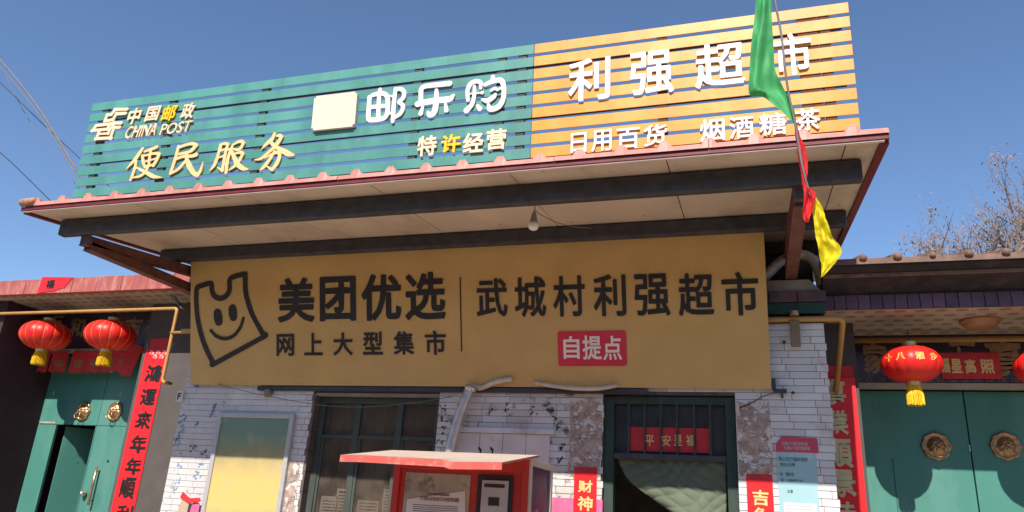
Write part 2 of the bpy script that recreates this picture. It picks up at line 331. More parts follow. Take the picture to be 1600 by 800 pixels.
# ------------------------------------------------------------------ writing
_fc = bpy.data.curves.new('writing', 'FONT'); _fo = bpy.data.objects.new('writing', _fc); COL.objects.link(_fo); _fc.resolution_u = 3
def glyph(txt, depth, bold=0.0, w=1.0):
    """mesh of a run of text, x right, z up, front at y = -depth/2"""
    _fc.body = txt; _fc.size = 1; _fc.extrude = depth/2; _fc.offset = bold
    bpy.context.view_layer.update()
    me = bpy.data.meshes.new_from_object(_fo.evaluated_get(bpy.context.evaluated_depsgraph_get()))
    for v in me.vertices: v.co = Vector((v.co.x, -v.co.z, v.co.y))
    return me
def bounds(me):
    xs = [v.co.x for v in me.vertices]; zs = [v.co.z for v in me.vertices]; return min(xs), max(xs), min(zs), max(zs)
def contour_mesh(F, x0, z0, res, depth):
    """the area where F < 0 as a slab: marching squares, then a filled 2-D outline"""
    import numpy as np
    nxt = {}
    def cross(i, j, k, l):
        f0, f1 = F[i, j], F[k, l]; t = f0/(f0-f1); return (x0+res*(i+t*(k-i)), z0+res*(j+t*(l-j)))
    I = F < 0; mixd = (I[:-1, :-1].astype(int)+I[1:, :-1]+I[1:, 1:]+I[:-1, 1:])
    for i, j in zip(*np.nonzero((mixd > 0) & (mixd < 4))):
        i = int(i); j = int(j)
        c = [(i, j), (i+1, j), (i+1, j+1), (i, j+1)]; ins = [I[p] for p in c]; ent, ext = [], []
        for k in range(4):
            p, q = c[k], c[(k+1) % 4]
            if ins[k] != ins[(k+1) % 4]:
                key = (min(p, q), max(p, q)); (ext if ins[k] else ent).append((k, key, cross(*key[0], *key[1])))
        if len(ent) == 1: prs = [(ext[0], ent[0])]
        else: prs = [(e, min(ent, key=lambda q: (q[0]-e[0]) % 4)) for e in ext]
        for e, n_ in prs: nxt[e[1]] = (n_[1], e[2])
    loops = []
    while nxt:
        k0 = next(iter(nxt)); k = k0; lp = []
        while k in nxt: k2, pt = nxt.pop(k); lp.append(pt); k = k2
        if len(lp) > 6: loops.append(lp)
    cu = bpy.data.curves.new('outline', 'CURVE'); cu.dimensions = '2D'; cu.fill_mode = 'BOTH'; cu.extrude = depth/2
    nx, nz = F.shape; cx, cz = x0+res*(nx-1)/2, z0+res*(nz-1)/2
    for lp in loops:
        # drop points that lie on a straight run
        n_ = len(lp); kp = []
        for i in range(n_):
            a, b, c = lp[i-1], lp[i], lp[(i+1) % n_]
            if abs((b[0]-a[0])*(c[1]-b[1])-(b[1]-a[1])*(c[0]-b[0])) > .02*res*res: kp.append(b)
        if len(kp) < 3: continue
        sp = cu.splines.new('POLY'); sp.points.add(len(kp)-1); sp.use_cyclic_u = True
        for i, (a, b) in enumerate(kp): sp.points[i].co = (a-cx, b-cz, 0, 1)
    o = bpy.data.objects.new('outline', cu); COL.objects.link(o); bpy.context.view_layer.update()
    me = bpy.data.meshes.new_from_object(o.evaluated_get(bpy.context.evaluated_depsgraph_get()))
    bpy.data.objects.remove(o)
    for v in me.vertices: v.co = Vector((v.co.x, -v.co.z, v.co.y))
    return me, cx, cz
def bold_glyph(ch, bold):
    import numpy as np
    me = glyph(ch, 0, 0); cnt = {}
    for p in me.polygons:
        for e in p.edge_keys: cnt[e] = cnt.get(e, 0)+1
    E_ = np.array([(me.vertices[a].co.x, me.vertices[a].co.z, me.vertices[b].co.x, me.vertices[b].co.z) for (a, b), n_ in cnt.items() if n_ == 1])
    res = .0105 if len(ch) == 1 else .02; R = bold+3*res
    x0, z0 = E_[:, [0, 2]].min()-R, E_[:, [1, 3]].min()-R; nx = int((E_[:, [0, 2]].max()+R-x0)/res)+2; nz = int((E_[:, [1, 3]].max()+R-z0)/res)+2
    X, Z = np.meshgrid(x0+np.arange(nx)*res, z0+np.arange(nz)*res+1e-5, indexing='ij'); Fd = np.full(X.shape, 9.); ins = np.zeros(X.shape, bool)
    for ax, az, bx, bz in E_:
        dx, dz = bx-ax, bz-az; L = dx*dx+dz*dz+1e-12; t = np.clip(((X-ax)*dx+(Z-az)*dz)/L, 0, 1)
        Fd = np.minimum(Fd, np.hypot(X-ax-t*dx, Z-az-t*dz))
        if abs(dz) > 1e-9:
            k = ((az > Z) != (bz > Z)) & (X < (bx-ax)*(Z-az)/dz+ax); ins ^= k
    bpy.data.meshes.remove(me)
    return contour_mesh(np.where(ins, -Fd, Fd)-bold, x0, z0, res, 1)[0]
_gc = {}
def fit_glyph(txt, x0, x1, z0, z1, depth, bold=0., shear=0., brush=0.):
    bold = min(bold, .03)
    if (txt, bold) not in _gc: _gc[(txt, bold)] = bold_glyph(txt, bold) if bold > .01 and len(txt) == 1 else glyph(txt, 1, 0)
    me = _gc[(txt, bold)].copy(); a, b, c, d = bounds(me)
    for v in me.vertices:
        u = (v.co.x-a)/(b-a); t = (v.co.z-c)/(d-c)
        if brush:
            q = noise.noise(Vector((u*3+len(txt)*3.1+ord(txt[0])*.37, t*3, 0)))*brush; q2 = noise.noise(Vector((u*3, t*3+7, ord(txt[0])*.21)))*brush
            u += q; t += q2 + .10*brush*math.sin(u*3)
        v.co = Vector((x0+u*(x1-x0)+shear*(t-.5)*(z1-z0), v.co.y*depth, z0+t*(z1-z0)))
    me.name = 'letter'; return me
def write(parent, brd, txt, pxbox, m, depth=.012, base=0., bold=.02, shear=0., brush=0., name='letter'):
    """one character (or run) on a board; pxbox = where its ink sits"""
    x0, y0, x1, y1 = pxbox; cx, cy = (x0+x1)/2, (y0+y1)/2
    if brd:
        a = brd.uv(x0, cy)[0]; b = brd.uv(x1, cy)[0]; c = brd.uv(cx, y1)[1]; d = brd.uv(cx, y0)[1]
    else: a, b, c, d = x0, x1, y0, y1
    me = fit_glyph(txt, -(b-a)/2, (b-a)/2, -(d-c)/2, (d-c)/2, depth, bold, shear, brush)
    return link(name, me, m, parent, ((a+b)/2, base-depth/2, (c+d)/2))
# brush or tube strokes merged into one outline
def stroke_letter(parent, brd, strokes, m, depth, base, name='letter', res=.0045, closed=()):
    import numpy as np
    segs = []
    for si, st in enumerate(strokes):
        P = [(*brd.uv(x, y), wd) for x, y, wd in st]
        if si in closed: P.append(P[0])
        pts = [Vector(p) for p in P]
        if len(pts) > 2 and si not in closed: pts = smooth_path(pts, 5)
        elif si in closed: pts = smooth_path(pts, 4)
        segs += list(zip(pts, pts[1:]))
    xs = [p[0] for s in segs for p in s]; zs = [p[1] for s in segs for p in s]; R = max(p[2] for s in segs for p in s)/2+2*res
    x0, x1, z0, z1 = min(xs)-R, max(xs)+R, min(zs)-R, max(zs)+R
    nx, nz = int((x1-x0)/res)+2, int((z1-z0)/res)+2
    X, Z = np.meshgrid(x0+np.arange(nx)*res, z0+np.arange(nz)*res, indexing='ij'); F = np.full(X.shape, 1e3)
    for a, b in segs:
        dx, dz = b[0]-a[0], b[1]-a[1]; L = dx*dx+dz*dz+1e-12
        t = np.clip(((X-a[0])*dx+(Z-a[1])*dz)/L, 0, 1)
        F = np.minimum(F, np.hypot(X-a[0]-t*dx, Z-a[1]-t*dz)-(a[2]+(b[2]-a[2])*t)/2)
    me, cx, cz = contour_mesh(F, x0, z0, res, depth)
    return link(name, me, m, parent, (cx, base-depth/2, cz))
def zoomed(strokes, x, y, k, wk, dx=0, dy=0):
    return [[(x+a/k+dx, y+b/k+dy, c*wk) for a, b, c in st] for st in strokes]

# ================================================================== SETTING
bm = bmesh.new(); bmesh.ops.create_grid(bm, x_segments=2, y_segments=2, size=150)
tag(link('ground', bm_mesh(bm), M['ground']), 'dusty concrete street in front of the shop', kind='structure')

opp = thing('sky_blocking_house', 'plain grey rendered house out of view across the street, added to block low sky', 'house', (0, -9, 0))  # unseen house added behind the viewer to cut sky light on the shop front
box('wall', mat('grey_house_render', (.22, .19, .17), .9, .1, 2), opp, -26, 26, -6, 0, 0, 5.2); box('roof', mat('dark_house_roof', (.12, .07, .06), .8), opp, -26.3, 26.3, -6.3, .3, 5.2, 5.45)

D = 6.91                        # face of the shop wall
shop = thing('shop_building', 'small white tiled village shop under the wide slatted sign and canopy', 'shop', (0, 0, 0))
WX0, WX1, WZ = -6.05, .646, 3.37
WIN = (-4.39, -2.957, 1.05, 2.645)
DOOR = (-1.309, -.137, 0, 2.66)
# masonry behind the tiles
F = D+.012
boxes('wall', M['grout'], shop, [
    (WX0+.004, WIN[0], F, F+.24, 0, WZ), (WIN[0], WIN[1], F, F+.24, WIN[3], WZ), (WIN[0], WIN[1], F, F+.24, 0, WIN[2]),
    (WIN[1], DOOR[0], F, F+.24, 0, WZ), (DOOR[0], DOOR[1], F, F+.24, DOOR[3], WZ), (DOOR[1], WX1-.004, F, F+.24, 0, WZ)])
boxes('side_wall', M['cement'], shop, [(WX0+.01, WX0+.24, F+.245, 11, 0, 3.6), (WX1-.24, WX1-.01, F+.245, 11, 0, 3.6), (WX0+.25, WX1-.25, 10.8, 11, 0, 3.6)])
boxes('ceiling', M['interior'], shop, [(WX0+.25, WX1-.25, F+.25, 10.79, 2.95, 3.05)])
box('floor', M['interior'], shop, WX0+.25, WX1-.25, F+.25, 10.79, .01, .03)
# wall tiles
TW, TH, GAP = .25, .0605, .003
_tm = {}
def tile_mesh(wd, kind):
    k = (round(wd, 3), kind)
    if k not in _tm:
        bm = bmesh.new(); add_box(bm, 0, wd-GAP, 0, .012, 0, TH-GAP+.001, 0)
        top = [e for e in bm.edges if all(abs(v.co.y) < 1e-6 for v in e.verts)]
        bmesh.ops.bevel(bm, geom=top, offset=.003, segments=1, affect='EDGES'); me = bm_mesh(bm, 'tile'); me.materials.append(M[kind]); _tm[k] = me
    return _tm[k]
PITCH_Z = .062
cand = []
def visible_zone(x, z):
    if z > 3.33 or z < .1: return 0
    if x < WIN[0]: return 3 if 1.25 < z < 2.75 and not (-5.47 < x < -4.72 and z < 2.36) else 1
    if WIN[1] <= x < DOOR[0]: return 3 if 1.75 < z < 2.68 and not (x < -1.9 and x > -2.7 and z < 2.24) and not (x < -1.95 and z < 1.95) else 1
    if x >= DOOR[1]:
        if x > .17: return 3 if z > 1.55 else 1
        return 3 if 1.6 < z < 2.74 else 1
    return 3 if z < 2.75 else 1
rows = int(3.34/PITCH_Z)
for r in range(rows):
    z = .02+r*PITCH_Z
    spans = [(WX0, WX1)]
    def cut(sp, a, b):
        out = []
        for s, e in sp:
            if b <= s or a >= e: out.append((s, e))
            else:
                if s < a: out.append((s, a))
                if b < e: out.append((b, e))
        return out
    if WIN[2]-.03 < z < WIN[3]-.02: spans = cut(spans, WIN[0], WIN[1])
    if z < DOOR[3]-.02: spans = cut(spans, DOOR[0], DOOR[1])
    off = random.choice((0, .06, .12, .18, .09, .15))
    for s, e in spans:
        x = s-(off if s == WX0 else random.random()*.2)
        while x < e-.012:
            a = max(x, s); b = min(x+TW, e)
            if b-a > .02: cand.append((a, b, z, visible_zone((a+b)/2, z)))
            x += TW
def tile_kind(a, z):
    if a < WIN[0]: return 'tile_marked' if a < -5.5 or z < 1.9 else 'tile'
    if WIN[1] <= a < DOOR[0]: return 'tile_worn' if (a < -2.62 or a > -1.85 or 2.42 < z < 2.62) else 'tile'
    return 'tile'
good = sorted([c for c in cand if c[3] == 3], key=lambda c: (c[0]**2+D**2+(c[2]-1.55)**2))
pick = set(c[:3] for c in good[:300])
bmr = {'tile': bmesh.new(), 'tile_marked': bmesh.new(), 'tile_worn': bmesh.new()}
for a, b, z, v in cand:
    k = tile_kind(a, z)
    if (a, b, z) in pick:
        o = bpy.data.objects.new('tile', tile_mesh(round((b-a)*50)/50 if b-a < TW-.001 else TW, k)); COL.objects.link(o); o.parent = shop
        o.location = (a+GAP/2, D+random.uniform(-.0006, .0008), z); o.rotation_euler = (random.uniform(-.004, .004), 0, random.uniform(-.003, .003))
    elif z > .1 and not (WX0 < a and z > 2.80 and b < .12):
        add_box(bmr[k], a+GAP/2, b-GAP/2, D, D+.012, z, z+TH-GAP+.001)
for k, b_ in bmr.items():
    if len(b_.verts): tag(link('more_tiles', bm_mesh(b_), M[k], shop), kind='stuff')
    else: b_.free()
# window reveal in grey brown pieces
for z in [1.05+.2*i for i in range(8)]:
    z1 = min(z+.196, WIN[3]-.01)
    box('tile', M['jamb'], shop, WIN[0], WIN[0]+.03, D+.002, D+.15, z, z1, .002)
box('window_head', M['cement'], shop, WIN[0]+.03, WIN[1], D+.004, D+.15, WIN[3]-.03, WIN[3]-.002)
# window
wf = boxes('window', M['win_green'], shop, [(WIN[0]+.032, WIN[0]+.10, D+.10, D+.16, 1.05, 2.61), (WIN[1]-.07, WIN[1]-.004, D+.10, D+.16, 1.05, 2.61),
    (WIN[0]+.10, WIN[1]-.07, D+.10, D+.16, 2.55, 2.61), (WIN[0]+.10, WIN[1]-.07, D+.10, D+.16, 1.05, 1.11)], .004)
mx = [-3.90, -3.42]
for x in mx: box('mullion', M['win_green'], wf, x-.035, x+.035, D+.105, D+.155, 1.112, 2.548, .005)
xs = [WIN[0]+.10, -3.935, -3.865, -3.455, -3.385, WIN[1]-.07]
for i in range(3):
    a, b = xs[2*i], xs[2*i+1]
    box('transom_bar', M['win_green'], wf, a+.001, b-.001, D+.11, D+.15, 2.19, 2.23, .003)
    box('pane', M['glass'], wf, a, b, D+.128, D+.132, 2.23, 2.548); box('pane', M['glass'], wf, a, b, D+.128, D+.132, 1.112, 2.19)
    if i < 2 or True:
        box('casement', M['win_green'], wf, a+.001, a+.03, D+.112, D+.148, 1.113, 2.188, .002)
# folded tan curtain behind the glass
bm = bmesh.new(); N = 140; top, bot = [], []
for i in range(N+1):
    x = WIN[0]-.05+(WIN[1]-WIN[0]+.1)*i/N; y = D+.33+.022*math.sin(i*.9)+.012*math.sin(i*.37+1)
    top.append(bm.verts.new((x, y, 2.75))); bot.append(bm.verts.new((x, y+.01*math.sin(i*.5), .95)))
for i in range(N): bm.faces.new((bot[i], bot[i+1], top[i+1], top[i]))
link('curtain', bm_mesh(bm), M['curtain'], shop, smooth=True)
# louvred white panels standing on the inner sill
for x, wd, h in ((-4.16, .2, 1.62), (-4.02, .13, 1.70), (-3.72, .24, 1.60), (-3.50, .12, 1.76)):
    t = thing('louvre_panel', 'white louvred panel standing behind the shop window, %s' % {-4.16: 'leftmost and low', -4.02: 'narrow one second from the left', -3.72: 'widest and lowest', -3.50: 'tallest, beside the right mullion'}[x], 'louvre panel', (x, D+.22, 1.05), group='louvred panels behind the window')
    boxes('frame', M['paper'], t, [(-wd/2, -wd/2+.018, -.01, .01, 0, h-1.05), (wd/2-.018, wd/2, -.01, .01, 0, h-1.05), (-wd/2+.018, wd/2-.018, -.01, .01, h-1.07, h-1.05)])
    tag(boxes('slats', M['paper'], t, [(-wd/2+.019, wd/2-.019, -.006, .006, z_/100, z_/100+.016) for z_ in range(2, int((h-1.08)*100), 3)]), kind='stuff')
# door: green frame, transom bars, red strips, rail
df = boxes('door_frame', M['door_green'], shop, [(DOOR[0]+.002, DOOR[0]+.09, D+.06, D+.16, 0, 2.65), (DOOR[1]-.09, DOOR[1]-.002, D+.06, D+.16, 0, 2.65), (DOOR[0]+.09, DOOR[1]-.09, D+.06, D+.16, 2.58, 2.65)], .004)
box('transom_rail', M['black_steel'], df, DOOR[0]+.092, DOOR[1]-.092, D+.05, D+.15, 2.085, 2.135, .004)
pane_x0, pane_x1 = DOOR[0]+.092, DOOR[1]-.092
box('transom_backing', mat('near_black_transom_board', (.03, .032, .03), .5, .3, 6), df, pane_x0, pane_x1, D+.12, D+.13, 2.137, 2.578)  # plain near-black board behind the transom bars
barx = [at(px, 690, D+.06).x for px in (982, 1007, 1032.5, 1058, 1085, 1110.5)]
for x in barx: box('window_bar', M['black_steel'], df, x-.008, x+.008, D+.062, D+.078, 2.136, 2.579)
pb = Board((0, D+.098, 0))
for i in range(5):
    a, b = barx[i]+.012, barx[i+1]-.012
    s = box('red_strip', M['red_paper_old_shaded'], df, a, b, D+.10, D+.103, 2.16, 2.375)
    if i < 4: write(df, pb, '平安是福'[i], ((1008, 1034, 1053, 1072)[i], 679.5, (1022, 1048, 1066, 1086)[i], 697), M['gold_print'], .002, D+.098, .012, brush=.06, name='gold_character')
# quilted door curtain, drawn up to the left
bm = bmesh.new(); NU, NV = 70, 60; G = []
for j in range(NV+1):
    v = j/NV; row = []
    for i in range(NU+1):
        u = i/NU; x0 = -1.205+.61*v**1.75+.012*math.sin(v*11); x1 = -.232-.02*v; x = x0+(x1-x0)*u; z = 2.12-.53*v-.06*math.sin(u*math.pi)*v**2-.05*u*v
        wq = .10*noise.noise(Vector((x*3, z*3, 2))); dq = abs(math.sin((x+z+wq)*24))*abs(math.sin((x*.8-z+wq*1.5)*24))
        y = D+.125-.15*v**1.6*(.25+.75*math.sin(u*math.pi))-.016*dq**.5+.015*noise.noise(Vector((x*5, z*5, 0)))
        row.append(bm.verts.new((x, y, z)))
    G.append(row)
for j in range(NV):
    for i in range(NU): bm.faces.new((G[j+1][i], G[j+1][i+1], G[j][i+1], G[j][i]))
cu = link('quilted_curtain', bm_mesh(bm), M['quilt'], None, smooth=True); tag(cu, 'army green quilted door curtain drawn aside in the shop doorway', 'door curtain')
md = cu.modifiers.new('thickness', 'SOLIDIFY'); md.thickness = .02
# lintel steel under the banner
box('lintel', M['black_steel'], shop, -5.06, -.9, D-.05, D-.003, 2.655, 2.70, .003)
# courses above the tiles
box('green_beam', M['greenbeam'], shop, WX0-.01, WX1+.012, D-.03, D+.25, 3.385, 3.485, .004)
for i in range(28):
    a = WX0-.03+i*(WX1+.03-WX0+.03)/28; b = a+(WX1+.06-WX0)/28-.006
    box('cap_tile', M['cap'], shop, a, b, D-.05, D+.2, 3.488, 3.585, .004)
prism('coping', M['cement'], shop, [(WX0, 3.587), (WX1, 3.587), (WX1-.10, 3.70), (WX0+.1, 3.70)], D-.02, D+.5)
box('upper_wall', mat('shade_brown_upper_wall', (.10, .065, .055), .9, .2, 6), shop, WX0+.1, WX1-.02, D+.52, D+.6, 3.6, 4.35)  # board closing the recess; the under-roof dark is put into its brown
# fixtures on the wall
pb_ = Board((0, D-.003, 0))
def rect_px(px0, py0, px1, py1, Y):
    a = at(px0, (py0+py1)/2, Y); b = at(px1, (py0+py1)/2, Y); c = at((px0+px1)/2, py0, Y); d = at((px0+px1)/2, py1, Y); return a.x, b.x, d.z, c.z

# ================================================================== CANOPY
XL, XR = -6.46, .93
can = thing('shop_canopy', 'long beige canopy with bleached red corrugated edge over the shop front', 'canopy')
YB = 8.55
# soffit panels, each a board
jx = [-7.53+1.172*i for i in range(1, 8)]; edges = [XL+.05]+[x for x in jx if XL+.2 < x < XR-.2]+[XR-.05]
bands = [(Y0+.03, 5.09), (5.19, 6.35), (6.45, 7.38), (7.47, YB)]
def slab(name, m, parent, x0, x1, y0, y1, o0, o1):
    bm = bmesh.new(); vs = [bm.verts.new((x, y, zsof(y)+o)) for o in (o0, o1) for y in (y0, y1) for x in (x0, x1)]
    for f in ((0, 1, 3, 2), (4, 6, 7, 5), (0, 4, 5, 1), (2, 3, 7, 6), (0, 2, 6, 4), (1, 5, 7, 3)): bm.faces.new([vs[i] for i in f])
    bmesh.ops.recalc_face_normals(bm, faces=bm.faces); return link(name, bm_mesh(bm, name), m, parent)
for k, (ya, yb) in enumerate(((Y0+.03, 6.40), (6.402, YB))):
    for i, (a, b) in enumerate(zip(edges, edges[1:])):
        slab('soffit_panel', M['soffit'], can, a+.004, b-.004, ya, yb, 0+.001*((i+k) % 2), .01)
slab('deck', M['black_steel'], can, XL+.05, XR-.05, Y0+.03, YB, .013, .03)
# corrugated red roof sheet
RIBP = .305
def profile(x, x0, pitch=RIBP, h=.042):
    u = ((x-x0) % pitch)/pitch; c = abs(u-.5)*pitch       # 0 on the rib axis
    return h if c < .022 else (h*(1-(c-.022)/.03) if c < .052 else 0)
def rib_xs(x0, x1, org, pitch=RIBP):
    s = {x0, x1}; k = math.floor((x0-org)/pitch)-1
    while org+k*pitch < x1+pitch:
        c = org+(k+.5)*pitch
        for d in (-.052, -.022, .022, .052):
            if x0 < c+d < x1: s.add(c+d)
        k += 1
    return sorted(s)
ORG = -6.30-RIBP*.5
bm = bmesh.new(); xs = rib_xs(XL, XR, ORG); pv = None
for x in xs:
    h = profile(x, ORG); a = bm.verts.new((x, Y0-.015, zsof(Y0-.015)+.072+h)); b = bm.verts.new((x, YB, zsof(YB)+.072+h))
    if pv: bm.faces.new((pv[0], a, b, pv[1]))
    pv = (a, b)
rs = link('roof_sheet', bm_mesh(bm), M['pink_red'], can); rs.modifiers.new('t', 'SOLIDIFY').thickness = .004
# front cap: plate whose top follows the ribs, in lengths
cuts = [XL-.0, -4.9, -3.1, -1.3, -.2, XR]
for ci, (a, b) in enumerate(zip(cuts, cuts[1:])):
    bm = bmesh.new(); xs = rib_xs(a+.002, b-.002, ORG); F_, B_ = [], []
    yy = Y0-.022-.003*(ci % 2)
    for x in xs:
        h = profile(x, ORG)*1.05; j = .004*noise.noise(Vector((x*7, 0, 3)))
        for L, y in ((F_, yy), (B_, yy+.006)): L.append((bm.verts.new((x, y-.006, zsof(Y0)+.036)), bm.verts.new((x, y+.010, zsof(Y0)+.078+h+j))))
    for L in (F_, B_):
        for p, q in zip(L, L[1:]): bm.faces.new((p[0], q[0], q[1], p[1]))
    for f, g, h2, k2 in zip(F_, F_[1:], B_, B_[1:]):
        bm.faces.new((f[1], g[1], k2[1], h2[1])); bm.faces.new((f[0], h2[0], k2[0], g[0]))
    bmesh.ops.recalc_face_normals(bm, faces=bm.faces)
    link('edge_cap', bm_mesh(bm), M['pink_red'], can)
box('fascia', M['maroon'], can, XL, XR-.002, Y0-.014, Y0+.02, zsof(Y0)-.001, zsof(Y0)+.037, .002)
box('edge_strip', M['cream_line'], can, XL+.02, XR-.03, Y0-.006, Y0+.022, zsof(Y0)-.010, zsof(Y0)-.002)
slab('gable_trim', M['maroon'], can, XR-.052, XR, Y0+.022, YB, -.022, .075); slab('gable_trim', M['maroon'], can, XL, XL+.052, Y0+.022, YB, -.022, .075)
# loose rusty end cap on the far-left rib
tube('end_cap', mat('rusty_cap', (.4, .2, .13), .7, .4, 20), can, [(XL+.005, Y0-.03, zsof(Y0)+.075), (XL+.16, Y0-.03, zsof(Y0)+.082)], .034, 12)
# purlins
def beam(y0, y1, x0, x1, drop, name='purlin'):
    z = zsof(y0)-.003; box(name, M['black_steel'], can, x0, x1, y0, y1, z-drop, z-.001, .018)
b1bot = at(1352, 279, 5.1).z
B1 = zsof(5.1)-b1bot
beam(5.1, 5.19, -6.32, .80, B1); beam(6.36, 6.45, -6.28, .838, .145); beam(7.38, 7.47, -6.28, .84, .14)
# two brackets each side: sloping rafter over a level tie
def bar_between(name, m, p, q, wd, h):
    p, q = Vector(p), Vector(q); bm = bmesh.new()
    for (x0, x1, z0, z1) in ((-wd/2, wd/2, -h/2, -h/2+.012), (-wd/2, wd/2, h/2-.012, h/2), (-wd/2+.006, -wd/2+.018, -h/2+.012, h/2-.012), (wd/2-.018, wd/2-.006, -h/2+.012, h/2-.012)):
        vs = []
        for P_ in (p, q):
            for z in (z0, z1):
                for x in (x0, x1): vs.append(bm.verts.new(P_+Vector((x, 0, z))))
        for f in ((0, 1, 3, 2), (4, 6, 7, 5), (0, 4, 5, 1), (2, 3, 7, 6), (0, 2, 6, 4), (1, 5, 7, 3)): bm.faces.new([vs[i] for i in f])
    bmesh.ops.recalc_face_normals(bm, faces=bm.faces); return link(name, bm_mesh(bm, name), m, can)
zb = b1bot
for xc in (.395, -6.03):
    s1 = .085
    zt = 3.712
    bar_between('rafter', M['brown_steel'], (xc, 5.16, zb-.052), (xc, 7.5, zb-.052+.11*2.34), .10, .10)
    bar_between('tie_beam', M['brown_steel'], (xc, 5.22, zt+.05), (xc, 7.42, zt+.05), .10, .098)
    box('end_plate', M['black_steel'], can, xc-.042, xc+.042, 5.165, 5.17, zb-.093, zb-.012); box('end_plate', M['black_steel'], can, xc-.042, xc+.042, 5.225, 5.23, zt+.012, zt+.088)
# bulb under the canopy
lb = at(834, 345, 5.62)
t = thing('light_bulb', 'white light bulb hanging by a short wire under the beige canopy', 'light bulb', (lb.x, 5.62, lb.z-.05)); t.scale = (1.35, 1.35, 1.0)
zt_ = zsof(5.62)-lb.z+.05
me = lathe_mesh([(.004, -.034), (.018, -.032), (.028, -.022), (.033, -.005), (.033, .012), (.030, .024), (.026, .03)]); link('bulb_dome', me, M['bulb'], t, smooth=True)
link('bulb_base', lathe_mesh([(.027, .031), (.024, .05), (.018, .085), (.016, .11), (.010, .13)]), mat('grey_bulb_base', (.22, .2, .2), .5), t, smooth=True)
tube('cord', M['wire'], t, [(0, 0, .131), (.004, .0, .14+.2*(zt_-.14)), (0, 0, zt_)], .003, 6)
p = [at(836, 329, 5.65), at(846, 336, 5.7), at(866, 346, 5.75), at(890, 353, 5.8), at(925, 357, 5.9)]
tag(tube('lamp_wire', M['wire_pale'], None, p, .0035, 6, 4), 'pale loose wire trailing right from the hanging light bulb', 'wire')

# ================================================================== SIGN ON THE ROOF
YSB, YST = 5.00, 4.95
zb_, zt_ = at(1341, 195, YSB).z, at(1325, 3, YST).z
TAU = math.atan2(YSB-YST, zt_-zb_)
SO = Vector((0, YSB, zb_)); SB = Board(SO, TAU)
sign = thing('roof_sign', 'long teal and orange slatted shop sign with raised letters on the canopy roof', 'sign', SO, (TAU, 0, 0))
uL, vT = SB.uv(145, 162); uR, vT2 = SB.uv(1325, 3); vT = (vT+vT2)/2; uM = SB.uv(832, 150)[0]
PIT, SH = .1150, .0865
for i in range(11):
    z1 = vT-i*PIT; z0 = z1-SH
    if z0 < -.16: break
    for a, b, m, nm in ((uL, uM-.003, 'teal', 'slat'), (uM+.003, uR, 'orange', 'slat')):
        bm = bmesh.new(); add_box(bm, a, b, 0, .007, z0, z1, .002); o = link('slat', bm_mesh(bm, 'slat'), M[m], sign); 
    if i == 10: break
posts = [175, 330, 545, 762, 1016, 1302]
pxs = [SB.uv(x, 150)[0] for x in posts]
pxs = [uL+.17, uL+.98, uL+2.02, uL+3.55, uM-.28, uM-.10, uM+1.02, uM+2.1, uR-.32, uR-.17]
for x in pxs: box('post', M['frame_dark'] if x < uM else M['frame_brown'], sign, x-.035, x+.035, .008, .05, -.2, vT-.01, .002)
# back rails
for z in (vT-PIT*1-.045, vT-PIT*5-.045, vT-PIT*8-.045): box('back_rail', M['frame_dark'], sign, uL+.05, uR-.05, .052, .075, z-.018, z+.018)
LB = -.006      # letters stand just off the slats
def zbx(x, y, k, b): return (x+b[0]/k, y+b[1]/k, x+b[2]/k, y+b[3]/k)
for ch, b in zip('利强超市', ((190, 255, 370, 437), (455, 225, 642, 410), (733, 190, 947, 377), (1075, 147, 1237, 330))):
    write(sign, SB, ch, zbx(820, 0, 2.7586, b), M['letter_white'], .012, LB, .017)
for ch, b in zip('日用百货烟酒糖茶', ((200, 575, 268, 660), (288, 562, 376, 655), (397, 555, 497, 645), (512, 540, 616, 632), (755, 515, 862, 612), (882, 505, 987, 600), (1010, 490, 1128, 585), (1165, 470, 1274, 567))):
    write(sign, SB, ch, zbx(820, 0, 2.7586, b), M['letter_white'], .010, LB, .014)
for ch, b, m in zip('特许经营', ((713, 545, 812, 650), (835, 538, 937, 633), (950, 530, 1056, 632), (1070, 510, 1174, 617)), ('letter_cream', 'letter_yellow', 'letter_cream', 'letter_cream')):
    write(sign, SB, ch, zbx(440, 50, 3.3333, b), M[m], .015, LB, .024)
for ch, b, m in zip('中国邮政', ((578, 258, 632, 328), (660, 250, 716, 313), (733, 245, 790, 313), (818, 236, 872, 303)), ('letter_cream', 'letter_cream', 'letter_yellow', 'letter_cream')):
    write(sign, SB, ch, zbx(0, 80, 2.856, b), M[m], .013, LB, .02, shear=.18)
for tx, b in (('CHINA', (572, 334, 706, 386)), ('POST', (728, 322, 858, 370))):
    bx = zbx(0, 80, 2.856, b); o = write(sign, SB, tx, bx, M['letter_cream'], .018, LB, .004, shear=.2, name='lettering'); o.rotation_euler = (0, math.radians(-.6), 0)
